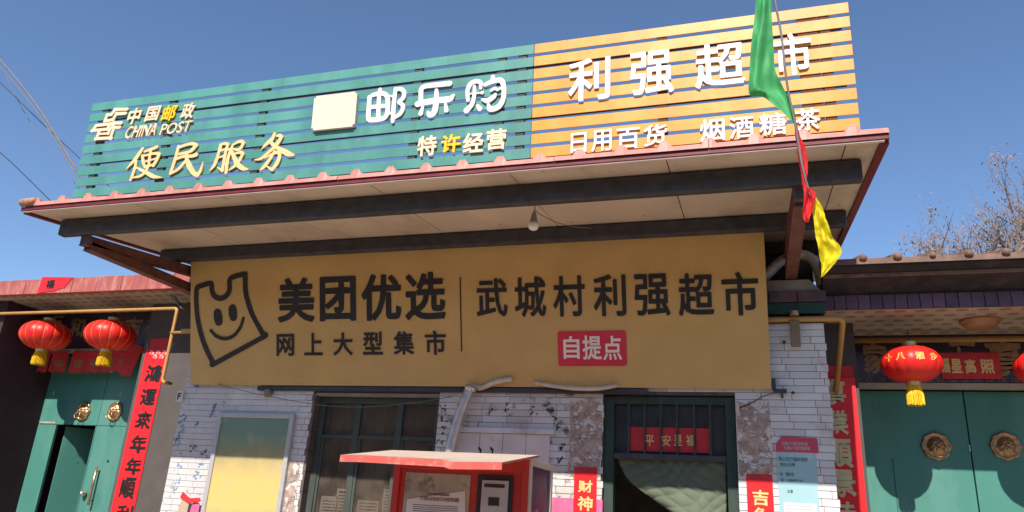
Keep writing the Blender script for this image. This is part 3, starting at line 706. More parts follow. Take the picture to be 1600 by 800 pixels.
# blank cream panel
poly = [SB.uv(*p) for p in ((494.5, 153.5), (561.5, 145.5), (557, 200), (489.5, 206.8))]
bm = bmesh.new(); A = [bm.verts.new((x, -.035, z)) for x, z in poly]; f = bm.faces.new(A)
r = bmesh.ops.extrude_face_region(bm, geom=[f]); bmesh.ops.translate(bm, vec=(0, .028, 0), verts=[v for v in r['geom'] if isinstance(v, bmesh.types.BMVert)])
bmesh.ops.bevel(bm, geom=[e for e in bm.edges if abs(e.verts[0].co.y-e.verts[1].co.y) > .01], offset=.02, segments=4, affect='EDGES'); bmesh.ops.recalc_face_normals(bm, faces=bm.faces)
link('blank_panel', bm_mesh(bm), M['blank'], sign)
kk = .0046*1.04   # metres of sign face per pixel of letter width
BIAN = [[(310, 295, 40), (255, 385, 45), (185, 480, 36), (88, 577, 10)], [(222, 470, 34), (205, 560, 42), (172, 660, 42), (143, 732, 34)],
 [(335, 338, 24), (400, 315, 36), (470, 290, 40), (512, 270, 38)], [(308, 395, 38), (318, 480, 38), (345, 555, 34)], [(320, 398, 26), (400, 378, 28), (480, 362, 34), (538, 372, 46)],
 [(540, 375, 46), (505, 455, 44), (460, 532, 40)], [(340, 478, 20), (400, 462, 22), (490, 435, 24)], [(345, 548, 30), (400, 535, 28), (455, 520, 28)],
 [(425, 320, 34), (405, 430, 38), (392, 530, 38), (345, 620, 40), (275, 678, 34), (182, 698, 20)], [(228, 560, 26), (290, 590, 34), (370, 632, 48), (460, 682, 50), (578, 697, 8)]]
MIN = [[(808, 268, 40), (778, 390, 44), (738, 515, 46), (697, 640, 40)], [(697, 640, 34), (760, 610, 36), (830, 560, 40), (905, 470, 40)],
 [(812, 280, 36), (920, 242, 38), (1000, 228, 44), (1052, 250, 56)], [(1052, 250, 52), (1000, 312, 48), (945, 345, 36), (820, 372, 34)], [(775, 440, 36), (880, 405, 38), (990, 400, 44), (1052, 380, 54)],
 [(918, 350, 36), (920, 430, 46), (950, 540, 54), (1010, 630, 58), (1072, 660, 56)], [(1075, 662, 50), (1118, 590, 40), (1147, 482, 8)]]
FU = [[(240, 290, 40), (215, 380, 42), (190, 470, 42), (150, 570, 45), (84, 652, 8)], [(232, 288, 28), (295, 272, 34), (340, 282, 40)], [(335, 290, 40), (305, 400, 40), (278, 540, 42), (262, 648, 42)], [(262, 650, 34), (225, 625, 26), (190, 596, 8)],
 [(225, 378, 22), (300, 350, 26)], [(205, 468, 22), (285, 442, 26)], [(310, 365, 26), (395, 340, 26)], [(300, 556, 20), (345, 545, 20)], [(395, 320, 36), (350, 440, 42), (325, 560, 44), (312, 672, 42)],
 [(405, 290, 24), (470, 252, 34), (525, 240, 44), (552, 265, 44)], [(552, 268, 44), (512, 340, 38), (470, 358, 32), (418, 345, 22)],
 [(385, 365, 34), (420, 450, 50), (470, 555, 60), (545, 615, 54), (618, 628, 14)], [(405, 425, 22), (470, 400, 30), (525, 395, 44), (545, 420, 40)], [(542, 420, 40), (490, 520, 40), (425, 590, 34), (348, 642, 10)]]
WU = [[(985, 132, 36), (950, 210, 50), (880, 270, 48), (797, 355, 6)], [(1012, 165, 24), (1055, 160, 44), (1080, 178, 48)], [(1080, 180, 46), (1030, 262, 50), (985, 320, 42), (900, 392, 40), (800, 478, 34), (707, 498, 12)],
 [(925, 232, 34), (965, 290, 48), (1040, 340, 48), (1130, 388, 70), (1195, 420, 56), (1258, 430, 16)], [(852, 470, 18), (930, 430, 28), (1000, 398, 38), (1050, 395, 44)], [(1052, 395, 44), (1052, 460, 48), (1010, 560, 50), (955, 632, 42)], [(955, 634, 38), (905, 605, 26), (865, 577, 8)],
 [(985, 375, 30), (945, 450, 40), (895, 530, 40), (840, 600, 34), (787, 638, 18)]]
for ST, x, y, k in ((BIAN, 190, 200, 8.886), (MIN, 190, 200, 8.886), (FU, 320, 195, 8.8875), (WU, 320, 195, 8.8875)):
    stroke_letter(sign, SB, zoomed(ST, x, y, k, kk/k*1.38), M['letter_gold'], .013, LB)
YOU = [[(152, 345, 58), (140, 480, 60), (138, 600, 60), (165, 630, 62), (290, 620, 62), (355, 585, 60), (378, 500, 58), (374, 350, 58), (335, 305, 58), (270, 300, 58), (190, 320, 55)],
 [(282, 248, 44), (270, 330, 52), (258, 610, 56)], [(150, 472, 52), (375, 452, 52)], [(380, 335, 24), (450, 330, 24)], [(385, 545, 34), (430, 545, 34)],
 [(475, 240, 44), (465, 350, 54), (450, 500, 58), (440, 650, 44)], [(475, 250, 50), (545, 245, 52), (582, 290, 54), (570, 355, 54), (520, 405, 50), (560, 440, 50), (566, 490, 52), (530, 555, 52), (460, 602, 44)]]
LE = [[(510, 255, 66), (340, 275, 64), (210, 290, 60), (158, 325, 60), (152, 420, 58), (150, 500, 60)], [(112, 512, 74), (250, 482, 76), (400, 462, 76), (510, 450, 74), (558, 402, 34)],
 [(345, 340, 44), (345, 420, 60), (335, 550, 72), (310, 625, 72), (262, 648, 64), (240, 612, 34)], [(172, 555, 36), (150, 630, 58)], [(458, 508, 34), (470, 592, 54)]]
GOU = [[(738, 465, 44), (735, 340, 50), (775, 258, 58), (848, 228, 54), (898, 250, 50), (896, 312, 38)], [(820, 295, 38), (815, 420, 46), (782, 525, 58), (722, 590, 74)], [(760, 386, 15), (910, 372, 15)], [(914, 368, 42), (916, 370, 42)],
 [(860, 535, 40), (886, 570, 60)], [(955, 270, 48), (1050, 228, 60), (1150, 218, 62), (1184, 300, 56), (1180, 440, 56), (1120, 545, 66), (1015, 575, 62), (990, 500, 26)], [(1050, 170, 44), (1050, 225, 60)],
 [(1025, 345, 28), (1075, 315, 34), (1105, 332, 34), (1150, 315, 22)], [(915, 455, 28), (980, 470, 60), (1055, 425, 58), (1080, 392, 34)]]
for ST, x, y, k in ((YOU, 560, 110, 8.0), (LE, 640, 100, 8.0), (GOU, 640, 100, 8.0)):
    stroke_letter(sign, SB, zoomed(ST, x, y, k, kk/k*1.2), M['letter_white'], .013, LB)
CP = [[(545, 187, 32), (428, 192, 32), (390, 240, 32), (345, 248, 32), (320, 308, 32)], [(528, 229, 32), (440, 233, 32), (402, 292, 32), (322, 308, 32)],
 [(236, 350, 32), (372, 336, 32), (350, 386, 32), (206, 400, 32), (236, 350, 32)], [(486, 325, 32), (412, 328, 32), (356, 428, 24), (270, 434, 20)], [(470, 367, 32), (414, 371, 32), (378, 474, 32), (240, 480, 32), (266, 412, 32)]]
def straight(st):   # keep corners crisp: repeat points so that the spline does not round them
    out = []
    for i, p in enumerate(st):
        out += [p] if i in (0, len(st)-1) else [p, p]
    return out
stroke_letter(sign, SB, zoomed([straight(s) for s in CP], 115, 142, 6.348, .00096), M['letter_cream'], .012, LB, name='postal_emblem', res=.0035)

# ================================================================== BANNER
YBB, YBT = 6.85, 6.455
zb0 = (at(297, 602, YBB).z+at(1206, 606, YBB).z)/2; zt0 = (at(298, 396, YBT).z+at(1192, 347, YBT).z)/2
TB = math.atan2(YBB-YBT, zt0-zb0); BO = Vector((0, YBB, zb0)); BB = Board(BO, TB)
ban = thing('shop_banner', 'wide gold banner with black lettering and smiling bag emblem over shop front', 'banner', BO, (TB, 0, 0))
bu0 = (BB.uv(297, 604)[0]+BB.uv(298, 396)[0])/2; bu1 = (BB.uv(1206, 606)[0]+BB.uv(1192, 347)[0])/2; bh = BB.uv(1192, 347)[1]
bm = bmesh.new(); NX, NZ = 60, 16; G = []
for j in range(NZ+1):
    G.append([bm.verts.new((bu0+(bu1-bu0)*i/NX, .002+.004*noise.noise(Vector((i*.16, j*.3, 1))), bh*j/NZ)) for i in range(NX+1)])
for j in range(NZ):
    for i in range(NX): bm.faces.new((G[j][i], G[j][i+1], G[j+1][i+1], G[j+1][i]))
link('cloth', bm_mesh(bm), M['banner'], ban, smooth=True)
boxes('frame', M['black_steel'], ban, [(bu0+.01, bu1-.01, .02, .05, .01, .05), (bu0+.01, bu1-.01, .02, .05, bh-.05, bh-.01), (bu0+.01, bu0+.05, .021, .049, .05, bh-.05), (bu1-.05, bu1-.01, .021, .049, .05, bh-.05)])
for px in (332, 598, 788, 1112): 
    u, v = BB.uv(px, 397-(px-298)*.0548+4); link('nail', lathe_mesh([(.008, 0), (.008, .006)], 8), M['black_steel'], ban, (u, -.005, v), (math.pi/2, 0, 0))
K5 = lambda b: zbx(280, 380, 3.3333, b)
K6 = lambda b: zbx(720, 330, 2.7577, b)
for ch, b in zip('美团优选', ((515, 180, 705, 412), (733, 173, 921, 406), (950, 161, 1156, 404), (1178, 151, 1387, 400))): write(ban, BB, ch, K5(b), M['ink'], .003, -.003, .028)
for ch, b in zip('网上大型集市', ((508, 473, 599, 588), (652, 467, 748, 584), (803, 465, 904, 585), (958, 460, 1061, 581), (1118, 458, 1224, 581), (1280, 455, 1390, 582))): write(ban, BB, ch, K5(b), M['ink'], .003, -.003, .022)
for ch, b in zip('武城村利强超市', ((68, 290, 201, 454), (232, 282, 367, 456), (398, 278, 536, 454), (572, 272, 712, 453), (748, 270, 901, 452), (937, 267, 1090, 451), (1125, 262, 1284, 450))): write(ban, BB, ch, K6(b), M['ink'], .003, -.003, .020)
u0, v1 = BB.uv(719, 433); u1, v0 = BB.uv(719, 549); box('divider', M['ink'], ban, u0-.0055, u0+.0055, -.005, -.002, v0, v1)
a, _ = BB.uv(872, 545); b, _ = BB.uv(979, 545); _, c = BB.uv(925, 572); _, d = BB.uv(925, 517)
def rrect(x0, x1, z0, z1, r, n=5):
    out = []
    for cx, cz, s in ((x1-r, z1-r, 0), (x0+r, z1-r, 1), (x0+r, z0+r, 2), (x1-r, z0+r, 3)):
        out += [(cx+r*math.cos(math.pi/2*(s+k/n)), cz+r*math.sin(math.pi/2*(s+k/n))) for k in range(n+1)]
    return out
prism('red_label', M['redbox'], ban, rrect(a, b, c, d, .025), -.006, -.002)
for ch, b in zip('自提点', ((443, 538, 512, 636), (525, 535, 607, 639), (613, 537, 694, 641))): write(ban, BB, ch, K6(b), M['printwhite'], .003, -.0065, .02)
kb = .0108
BAG = [[(100, 140, 27), (196, 113, 27), (206, 160, 27), (222, 208, 27), (270, 232, 27), (320, 210, 27), (345, 160, 27), (352, 76, 27), (458, 43, 27), (466, 60, 27), (470, 180, 27), (500, 300, 27), (552, 420, 27), (602, 505, 27), (598, 540, 27), (240, 735, 27), (208, 718, 27), (140, 570, 27), (97, 400, 27), (84, 250, 27), (88, 160, 27)]]
stroke_letter(ban, BB, zoomed(BAG, 290, 420, 5.0, kb/5*1.0), M['ink'], .003, -.003, name='bag_outline', res=.007, closed=(0,))
stroke_letter(ban, BB, zoomed([[(198, 482, 17), (240, 525, 18), (310, 546, 19), (380, 520, 18), (430, 455, 17), (453, 384, 15)]], 290, 420, 5.0, kb/5), M['ink'], .003, -.003, name='smile', res=.006)
for e in ([(250, 345, 44), (255, 378, 50), (260, 412, 44)], [(366, 312, 44), (370, 343, 50), (374, 375, 44)]):
    stroke_letter(ban, BB, zoomed([e], 290, 420, 5.0, kb/5), M['ink'], .003, -.003, name='eye', res=.006)

# ================================================================== ON THE SHOP WALL
def plate(name, label, cat, px, Y, m, th=.004, group=None):
    a, b, c, d = rect_px(*px, Y); t = thing(name, label, cat, ((a+b)/2, Y, (c+d)/2), group=group)
    box('sheet', m, t, -(b-a)/2, (b-a)/2, 0, th, -(d-c)/2, (d-c)/2); return t, a, b, c, d
# torn paste patches on either side of the door
def patch(name, label, x0, x1, z0, z1, seed):
    random.seed(seed); bm = bmesh.new(); n = 46; P = []
    for k in range(n):
        a = 2*math.pi*k/n; r = 1+.16*noise.noise(Vector((math.cos(a)*2.2, math.sin(a)*2.2, seed)))
        ca, sa = math.cos(a), math.sin(a); q = 1/max(abs(ca), abs(sa))
        P.append(bm.verts.new(((x0+x1)/2+(x1-x0)/2*ca*q*min(r, 1.05), 0, (z0+z1)/2+(z1-z0)/2*sa*q*r*.95)))
    f = bm.faces.new(P); r = bmesh.ops.extrude_face_region(bm, geom=[f]); bmesh.ops.translate(bm, vec=(0, .002, 0), verts=[v for v in r['geom'] if isinstance(v, bmesh.types.BMVert)])
    bmesh.ops.recalc_face_normals(bm, faces=bm.faces); o = link(name, bm_mesh(bm), M['residue'], None, (0, D-.005, 0)); tag(o, label, 'paper residue', 'torn paper left on the wall beside the doorway')
patch('paste_residue', 'brown torn paper residue on the tiles left of the doorway', -1.62, -1.325, 1.9, 2.62, 3)
patch('paste_residue', 'reddish torn paper residue on the tiles right of the doorway', -.125, .15, 1.95, 2.62, 8)
patch('paste_residue', 'faint torn paper residue beside the framed display board', -4.56, -4.43, 1.2, 1.95, 5)
random.seed(21)
# couplets beside the door
for lab, px0, px1, py0, txt, ys in (('short red strip reading wealth god on the tiles left of the doorway', 897.5, 933, 729, '财神', ((750, 769), (775, 797))), ('short red strip with gold lucky characters on the tiles right of the doorway', 1166, 1207, 740, '吉兔', ((765, 789), (792, 818)))):
    a = at(px0, py0+10, D).x; b = at(px1, py0+10, D).x; z1 = at(px0, py0, D).z; z0 = z1-1.05
    t = thing('red_couplet', lab, 'couplet', (a, D-.006, z0), group='short red strips beside the doorway')
    box('paper', M['red_paper'], t, 0, b-a, 0, .003, 0, 1.05)
    box('top_fold', M['red_paper_old_shaded'], t, .004, b-a-.004, -.002, .0, 1.0, 1.046)
    zz = .93 - .03
    rows_ = [z_ - z0 for y_ in ys for z_ in (at(px0, y_[1], D).z, at(px0, y_[0], D).z)]
    for i, ch in enumerate(txt): write(t, None, ch, ((b-a)*.2, rows_[2*i], (b-a)*.82, rows_[2*i+1]), M['gold_print'], .002, -.001, .025, brush=.06, name='character')
t, a, b, c, d = plate('pink_poster', 'faded pink poster low on the wall behind the wealth god strip', 'poster', (862, 779, 941, 830), D-.004, M['pink'], .002)
# scribbles and scuffs
def scribble(name, label, spots, m, seed, n, sz):
    random.seed(seed); t = thing(name, label, 'wall marks', (0, D-.002, 0)); B_ = Board((0, D-.002, 0))
    for (x, y) in spots:
        st = []
        for _ in range(n):
            a = random.uniform(-sz, sz), random.uniform(-sz*1.1, sz*1.1); b = a[0]+random.uniform(-sz, sz)*.8, a[1]+random.uniform(-sz, sz)*.8
            c = b[0]+random.uniform(-sz, sz)*.5, b[1]+random.uniform(-sz, sz)*.5
            st.append([(x+a[0], y+a[1], random.uniform(.004, .010)), (x+b[0], y+b[1], random.uniform(.006, .016)), (x+c[0], y+c[1], .004)])
        stroke_letter(t, B_, st, m, .001, 0, name='ink_mark', res=.0032)
scribble('blue_scribble', 'blue and violet painted scribbles on the tiles left of the display board', [(285, 652), (284, 661), (283, 672), (277, 684), (276, 693), (277, 728), (278, 750), (308, 742), (314, 728), (272, 765)], mat('faded_blue_ink', (.14, .25, .40), .6, .3, 20), 5, 6, 4.2)
scribble('black_scribble', 'black brushed scuffs on the tiles between flue pipe and doorway', [(870, 655), (864, 645), (868, 672), (790, 637), (770, 640), (835, 640), (855, 636), (694, 640), (692, 655), (690, 672), (688, 690), (876, 715), (878, 700), (708, 690), (300, 700), (316, 708)], mat('black_scuff_ink', (.05, .04, .04), .7, .3, 20), 9, 5, 5.0)
random.seed(33)
# electricity notice
t, a, b, c, d = plate('notice_sheet', 'pale blue notice with dark pink header on the right pillar', 'notice', (1216, 706, 1278, 812), D-.006, M['blue_paper'], .003)
hw, hh = (b-a)/2, (d-c)/2
a2, b2, c2, d2 = rect_px(1212, 684, 1278, 707, D-.006); cx, cz = (a+b)/2, (c+d)/2
prism('header', M['notice_red'], t, [(a2-cx, c2-cz), (b2-cx, c2-cz), (b2-cx, d2-cz-.01), (b2-cx-.01, d2-cz), (a2-cx+.05, d2-cz+.01), (a2-cx, c2-cz+.06)], -.003, -.0005)
nb = Board(((a+b)/2, D-.006, (c+d)/2))
write(t, nb, '为客户提供用电', (1221, 690.5, 1262, 696.5), M['blue_paper'], .001, -.0035, .02, name='line_of_text')
write(t, nb, '为客户排忧解难', (1224, 697.5, 1266, 703.5), M['blue_paper'], .001, -.0035, .02, name='line_of_text')
for tx, bx in (('限公司万福供电所', (1217, 714.5, 1262, 721)), ('责任公示牌', (1219, 723, 1242, 729)), ('名：杨好合', (1219, 738, 1241, 744)), ('话：13508791161', (1220, 748, 1254, 753)), ('监督', (1230, 765, 1239, 770))):
    write(t, nb, tx, bx, M['notice_ink'], .001, -.001, .02, name='line_of_text')
box('white_note', M['paper'], t, -.12, hw-.02, -.002, -.0005, -hh, -hh+.13)
for k in range(4): box('small_print', M['box_grey'], t, -.10, hw-.05, -.0032, -.0022, -hh+.03+k*.025, -hh+.036+k*.025)
# display board in aluminium frame
a, b, c, d = -5.50, -4.555, 1.05, 2.412
t = thing('display_board', 'faded green and yellow poster in a silver aluminium frame on left wall', 'display board', ((a+b)/2, D-.03, c))
hw = (b-a)/2; h = d-c
boxes('frame', M['alu'], t, [(-hw, -hw+.05, -.02, .03, 0, h), (hw-.05, hw, -.02, .03, 0, h), (-hw+.05, hw-.05, -.02, .03, h-.05, h), (-hw+.05, hw-.05, -.02, .03, 0, .05)], .006)
box('poster', M['landscape'], t, -hw+.05, hw-.05, .0, .01, .05, h-.05)
# white boards (old hatch) in the middle of the wall
hb = thing('wall_hatch', 'white painted wooden hatch boards with two black strokes behind the red cabinet', 'hatch', (-2.72, D-.01, 1.1))
for i in range(4): box('board', M['white_pvc'], hb, .0+i*.23, .226+i*.23, -.012, .006, 0, 1.17, .003)
box('top_ledge', M['tile'], hb, -.03, .96, -.04, .006, 1.172, 1.22, .004)
hbB = Board((-2.72, D-.022, 1.1))
for x in (750.5, 769): stroke_letter(hb, hbB, [[(x-2, 700, .02), (x, 704, .012)], [(x+1, 702, .014), (x-1, 718, .016)]], M['black_print'], .003, -.011, name='black_stroke')
# grey flue pipe
fl = thing('flue_pipe', 'grey metal flue pipe bending from the wall up under the gold banner', 'pipe', (-2.82, D-.12, 1.95))
def rel(t, pts): return [Vector(p)-t.location for p in pts]
pA = [at(700, 720, 6.78), at(706, 690, 6.78), at(716, 655, 6.78), at(727, 625, 6.78), at(735, 606, 6.80)]
tube('riser', M['pipe_grey'], fl, rel(fl, smooth_path(pA, 5)), .048, 16)
tube('collar', M['steel'], fl, rel(fl, [at(734, 611, 6.80), at(737, 603, 6.80)]), .062, 16)
pB = [at(737, 604, 6.86), at(752, 606, 6.84), at(775, 597, 6.80), at(800, 592, 6.80)]
tube('elbow', M['pipe_pale'], fl, rel(fl, smooth_path(pB, 5)), .026, 14)
tag(tube('sagging_pipe', M['pipe_pale'], None, [at(835, 598, 6.80), at(865, 603, 6.79), at(900, 607, 6.78), at(935, 607, 6.79), at(965, 602, 6.80)], .02, 12, 5), 'pale pipe sagging just below the middle of the gold banner edge', 'pipe')
# arching pipe behind the right bracket
ap = [at(1185, 452, 7.0), at(1200, 428, 7.0), at(1224, 406, 7.05), at(1252, 398, 7.1), at(1272, 408, 7.1), at(1281, 428, 7.1), at(1284, 446, 7.1)]
tag(tube('arched_pipe', M['pipe_pale'], None, smooth_path(ap, 6), .048, 16), 'thick pale pipe arching over the pillar top behind the right bracket', 'pipe')
# yellow gas pipes
g1 = thing('gas_pipe', 'yellow gas pipe running along the shop front below the green beam', 'gas pipe', (0, 6.86, 3.325))
tube('pipe_run', M['gas'], g1, round_corner([(WX0-.15, 0, 0), (WX1+.15, 0, 0), (WX1+.11, .9, -.62)], .06), .025, 14)
box('bracket', mat('bronze_bracket', (.2, .15, .1), .6), g1, .355, .435, -.04, .0, -.25, -.02, .004); link('clip', lathe_mesh([(.04, 0), (.04, .04)], 10), M['brass'], g1, (.395, -.045, .02), (0, 0, 0))
g2 = thing('gas_pipe', 'yellow gas pipe hung under the left gatehouse soffit and turning down at its end', 'gas pipe', (0, 7.3, at(140, 486, 7.3).z))
x1 = at(277, 484, 7.3).x; zz = at(262, 597, 7.3).z-g2.location.z
tube('pipe_run', M['gas'], g2, round_corner([(-13, 0, 0), (x1, 0, 0), (x1, 0, zz), (x1+.16, -.02, zz-.02), (x1+.34, -.3, zz-.06)], .05), .021, 14)
tube('branch', M['gas'], g2, rel(g2, [(x1-.02, 7.3, at(270, 520, 7.3).z), (WX0-.1, 7.05, 3.36)]), .018, 10)
g3 = thing('gas_pipe', 'yellow gas pipe crossing the right gatehouse just under its dashed soffit', 'gas pipe', (0, 7.95, at(1450, 531, 7.95).z))
tube('pipe_run', M['gas'], g3, [(.75, 0, 0), (5.5, 0, 0)], .026, 14)
# small fittings
p = at(1210, 608, 6.86); t = thing('camera_bracket', 'small black metal bracket with bulb just right of the banner corner', 'bracket', (p.x, 6.86, p.z))
box('upright', M['black_steel'], t, -.02, .012, -.02, .02, -.01, .09, .003); box('arm', M['black_steel'], t, -.01, .10, -.02, .02, -.035, .0, .003); box('stub', M['black_steel'], t, .05, .07, -.02, .02, -.075, -.036); link('lens', lathe_mesh([(.005, -.012), (.014, -.008), (.016, .004), (.008, .012)], 12), M['black_steel'], t, (.15, 0, -.03), smooth=True)
tube('lead', M['wire'], t, [(-.01, .02, -.03), (-.10, .03, -.06), (-.2, .04, -.12), (-.3, .045, -.16)], .004, 6)
p = at(1234, 540, 6.9); 
p = at(1225, 535, 6.9); link('wall_bolt', lathe_mesh([(.012, 0), (.016, .01), (.012, .02)], 10), M['black_steel'], None, (p.x, 6.9, p.z), (math.pi/2, 0, 0)); tag(bpy.data.objects['wall_bolt'], 'single black bolt on the right pillar tiles below the gas pipe', 'bolt')
p = at(418, 613, 6.86); t = thing('wall_spotlight', 'small grey spotlight on a bracket under the banner left end', 'spotlight', (p.x, 6.86, p.z))
link('lamp_head', lathe_mesh([(.02, -.05), (.05, -.02), (.035, .02), (.02, .04)], 14), M['cement'], t, (0, 0, 0), (1.2, .5, 0), smooth=True); tube('arm', M['black_steel'], t, [(-.02, .0, .02), (-.08, .03, .05), (-.12, .045, .06)], .008, 8)
tag(tube('clothes_wire', M['wire_pale'], None, [at(340, 600, 6.84), at(400, 615, 6.82), at(487, 631, 6.82), at(560, 636, 6.82), at(640, 630, 6.82), at(706, 620, 6.86)], .0035, 6, 5), 'thin pale wire sagging across the top of the shop window', 'wire')
# F plate at the left corner
p = at(282, 620, 6.9); t = thing('number_plate', 'small white plate with a dark letter F at the shop left corner', 'plate', (-6.06, 6.88, p.z))
box('sheet', M['paper'], t, -.05, .03, 0, .004, -.055, .06)
write(t, None, 'F', (-.035, -.035, .01, .04), M['black_print'], .002, -.001, .02, name='letter')
# cardboard and pink paper leaning by the display board
t = thing('torn_carton', 'torn cardboard carton flap with pink paper leaning beside the display board', 'carton', (-5.62, D-.06, 1.25))
prism('flap', M['card'], t, [(-.22, -.2), (-.04, -.25), (-.02, .27), (-.13, .33), (-.12, .25)], -.012, -.006); prism('pink_sheet', M['pink'], t, [(-.04, -.2), (.1, -.2), (.11, .22), (.02, .26)], -.004, .0); prism('red_edge', M['red_paper_old_shaded'], t, [(-.14, .27), (-.02, .22), (.12, .24), (.11, .28), (-.02, .27), (-.12, .33)], -.022, -.014)

# ================================================================== RED CABINET
KY, KX0, KX1, KZ = 5.4, -2.63, -1.556, 1.93
kio = thing('red_cabinet', 'red tin street cabinet with folded lid standing before the shop wall', 'cabinet', (-2.09, KY, 0))
cx = -2.09; x0, x1 = KX0-cx, KX1-cx
boxes('body', M['tin'], kio, [(x0, x0+.02, 0, .64, .1, KZ), (x0+.02, x1-.02, .02, .04, .1, KZ-.001), (x0+.02, x1-.02, .62, .64, .1, KZ), (x0+.02, x1-.02, .04, .62, .1, .14), (x0+.02, x1-.02, .04, .62, KZ-.02, KZ-.002)], .003)
boxes('front_rim', M['tin'], kio, [(x0-.002, x0+.05, -.004, .0195, .1, KZ), (x1-.05, x1-.002, -.004, .0195, .1, KZ), (x0+.05, x1-.05, -.004, .0195, KZ-.09, KZ)], .003)
boxes('side_frame', M['tin_top'], kio, [(x1-.019, x1+.012, .002, .05, .1, KZ+.01), (x1-.019, x1+.012, .60, .65, .1, KZ+.01), (x1-.019, x1+.012, .05, .60, KZ-.035, KZ+.01), (x1-.019, x1+.012, .05, .60, .1, .16)], .002)
box('side_panel', M['adprint'], kio, x1-.015, x1-.004, .05, .60, .16, KZ-.035)
boxes('foot', M['black_steel'], kio, [(x0+.03, x0+.1, .03, .1, 0, .1), (x1-.1, x1-.03, .03, .1, 0, .1), (x0+.03, x0+.1, .55, .61, 0, .1), (x1-.1, x1-.03, .55, .61, 0, .1)])
# lid slopes down toward the street, bent at one third
lid = bmesh.new()
fz = at(770, 722, 4.66).z; fzl = at(545, 711, 4.72).z; pts = []
LX0, LX1 = x0-.10, x1+.03
for u, bendz in ((0, 0), (.12, .004), (.66, .0), (.70, -.012), (1, .022)):
    x = LX0+(LX1-LX0)*u; pts.append((x, u, bendz))
rows_ = []
for x, u, bz in pts:
    zf = fzl+(fz-fzl)*u+ (bz if 0 < u < 1 else 0); yf = 4.74-KY-.08*u; zb__ = KZ+.045
    rows_.append([lid.verts.new(p_) for p_ in ((x, .14, zb__), (x, yf, zf), (x, yf, zf-.045), (x, yf+.012, zf-.045), (x, yf+.012, zf-.012), (x, .14, zb__-.012))])
for A, B in zip(rows_, rows_[1:]):
    for k in range(6): lid.faces.new((A[k], B[k], B[(k+1) % 6], A[(k+1) % 6]))
lid.faces.new(list(reversed(rows_[0]))); lid.faces.new(rows_[-1]); bmesh.ops.recalc_face_normals(lid, faces=lid.faces)
link('lid', bm_mesh(lid), M['tin_pale'], kio)
lt = bmesh.new(); pv = None
for (x, u, bz) in pts:
    zf = fzl+(fz-fzl)*u+(bz if 0 < u < 1 else 0); yf = 4.74-KY-.08*u
    q = [lt.verts.new((x, .13, KZ+.048)), lt.verts.new((x, yf+.015, zf+.003))]
    if pv: lt.faces.new((pv[0], pv[1], q[1], q[0]))
    pv = q
bmesh.ops.recalc_face_normals(lt, faces=lt.faces); link('lid_top', bm_mesh(lt), M['tin_top'], kio)
kb_ = Board((-2.09, KY+.018, 0))
a = kb_.uv(633, 760)[0]; b = kb_.uv(735, 760)[0]; zt1 = kb_.uv(690, 740)[1]
box('notice_panel', M['poster_grey'], kio, a, b, .012, .018, 1.2, zt1, .002)
pts = [kb_.uv(*p) for p in ((637, 780), (727.5, 767), (728, 812), (634, 815))]
prism('white_paper', M['paper'], kio, pts, .006, .009)
write(kio, kb_, '关于电动车充电桩使用须知', (672, 771, 703, 775), M['black_print'], .001, .0055, .02, name='line_of_text')
write(kio, kb_, '关于规范小区电动自行车充电使用的通知', (657, 776.5, 718, 783.5), M['black_print'], .001, .0055, .02, name='line_of_text')
for k in range(5): 
    y = 788+k*3.2; A = kb_.uv(646, y); B = kb_.uv(717, y); box('small_print', M['dark'], kio, A[0], B[0], .0045, .0058, A[1]-.0025, A[1]+.0015)
a, c = kb_.uv(752, 742); b, _ = kb_.uv(803, 742)
kp = box('meter_box', M['dark'], kio, a-.02, b+.0, .0, .018, 1.35, c, .004)
a2, c2 = kb_.uv(756, 750); b2, _ = kb_.uv(797, 750)
box('meter_face', M['box_grey'], kp, a2, b2, -.02, -.001, 1.38, c2, .004)
A = kb_.uv(760, 756); B = kb_.uv(791, 763); box('display_slot', M['dark'], kp, A[0], B[0], -.023, -.0205, B[1], A[1])
A = kb_.uv(766, 777); B = kb_.uv(782, 791); box('keypad', M['dark'], kp, A[0], B[0], -.023, -.0205, B[1], A[1])

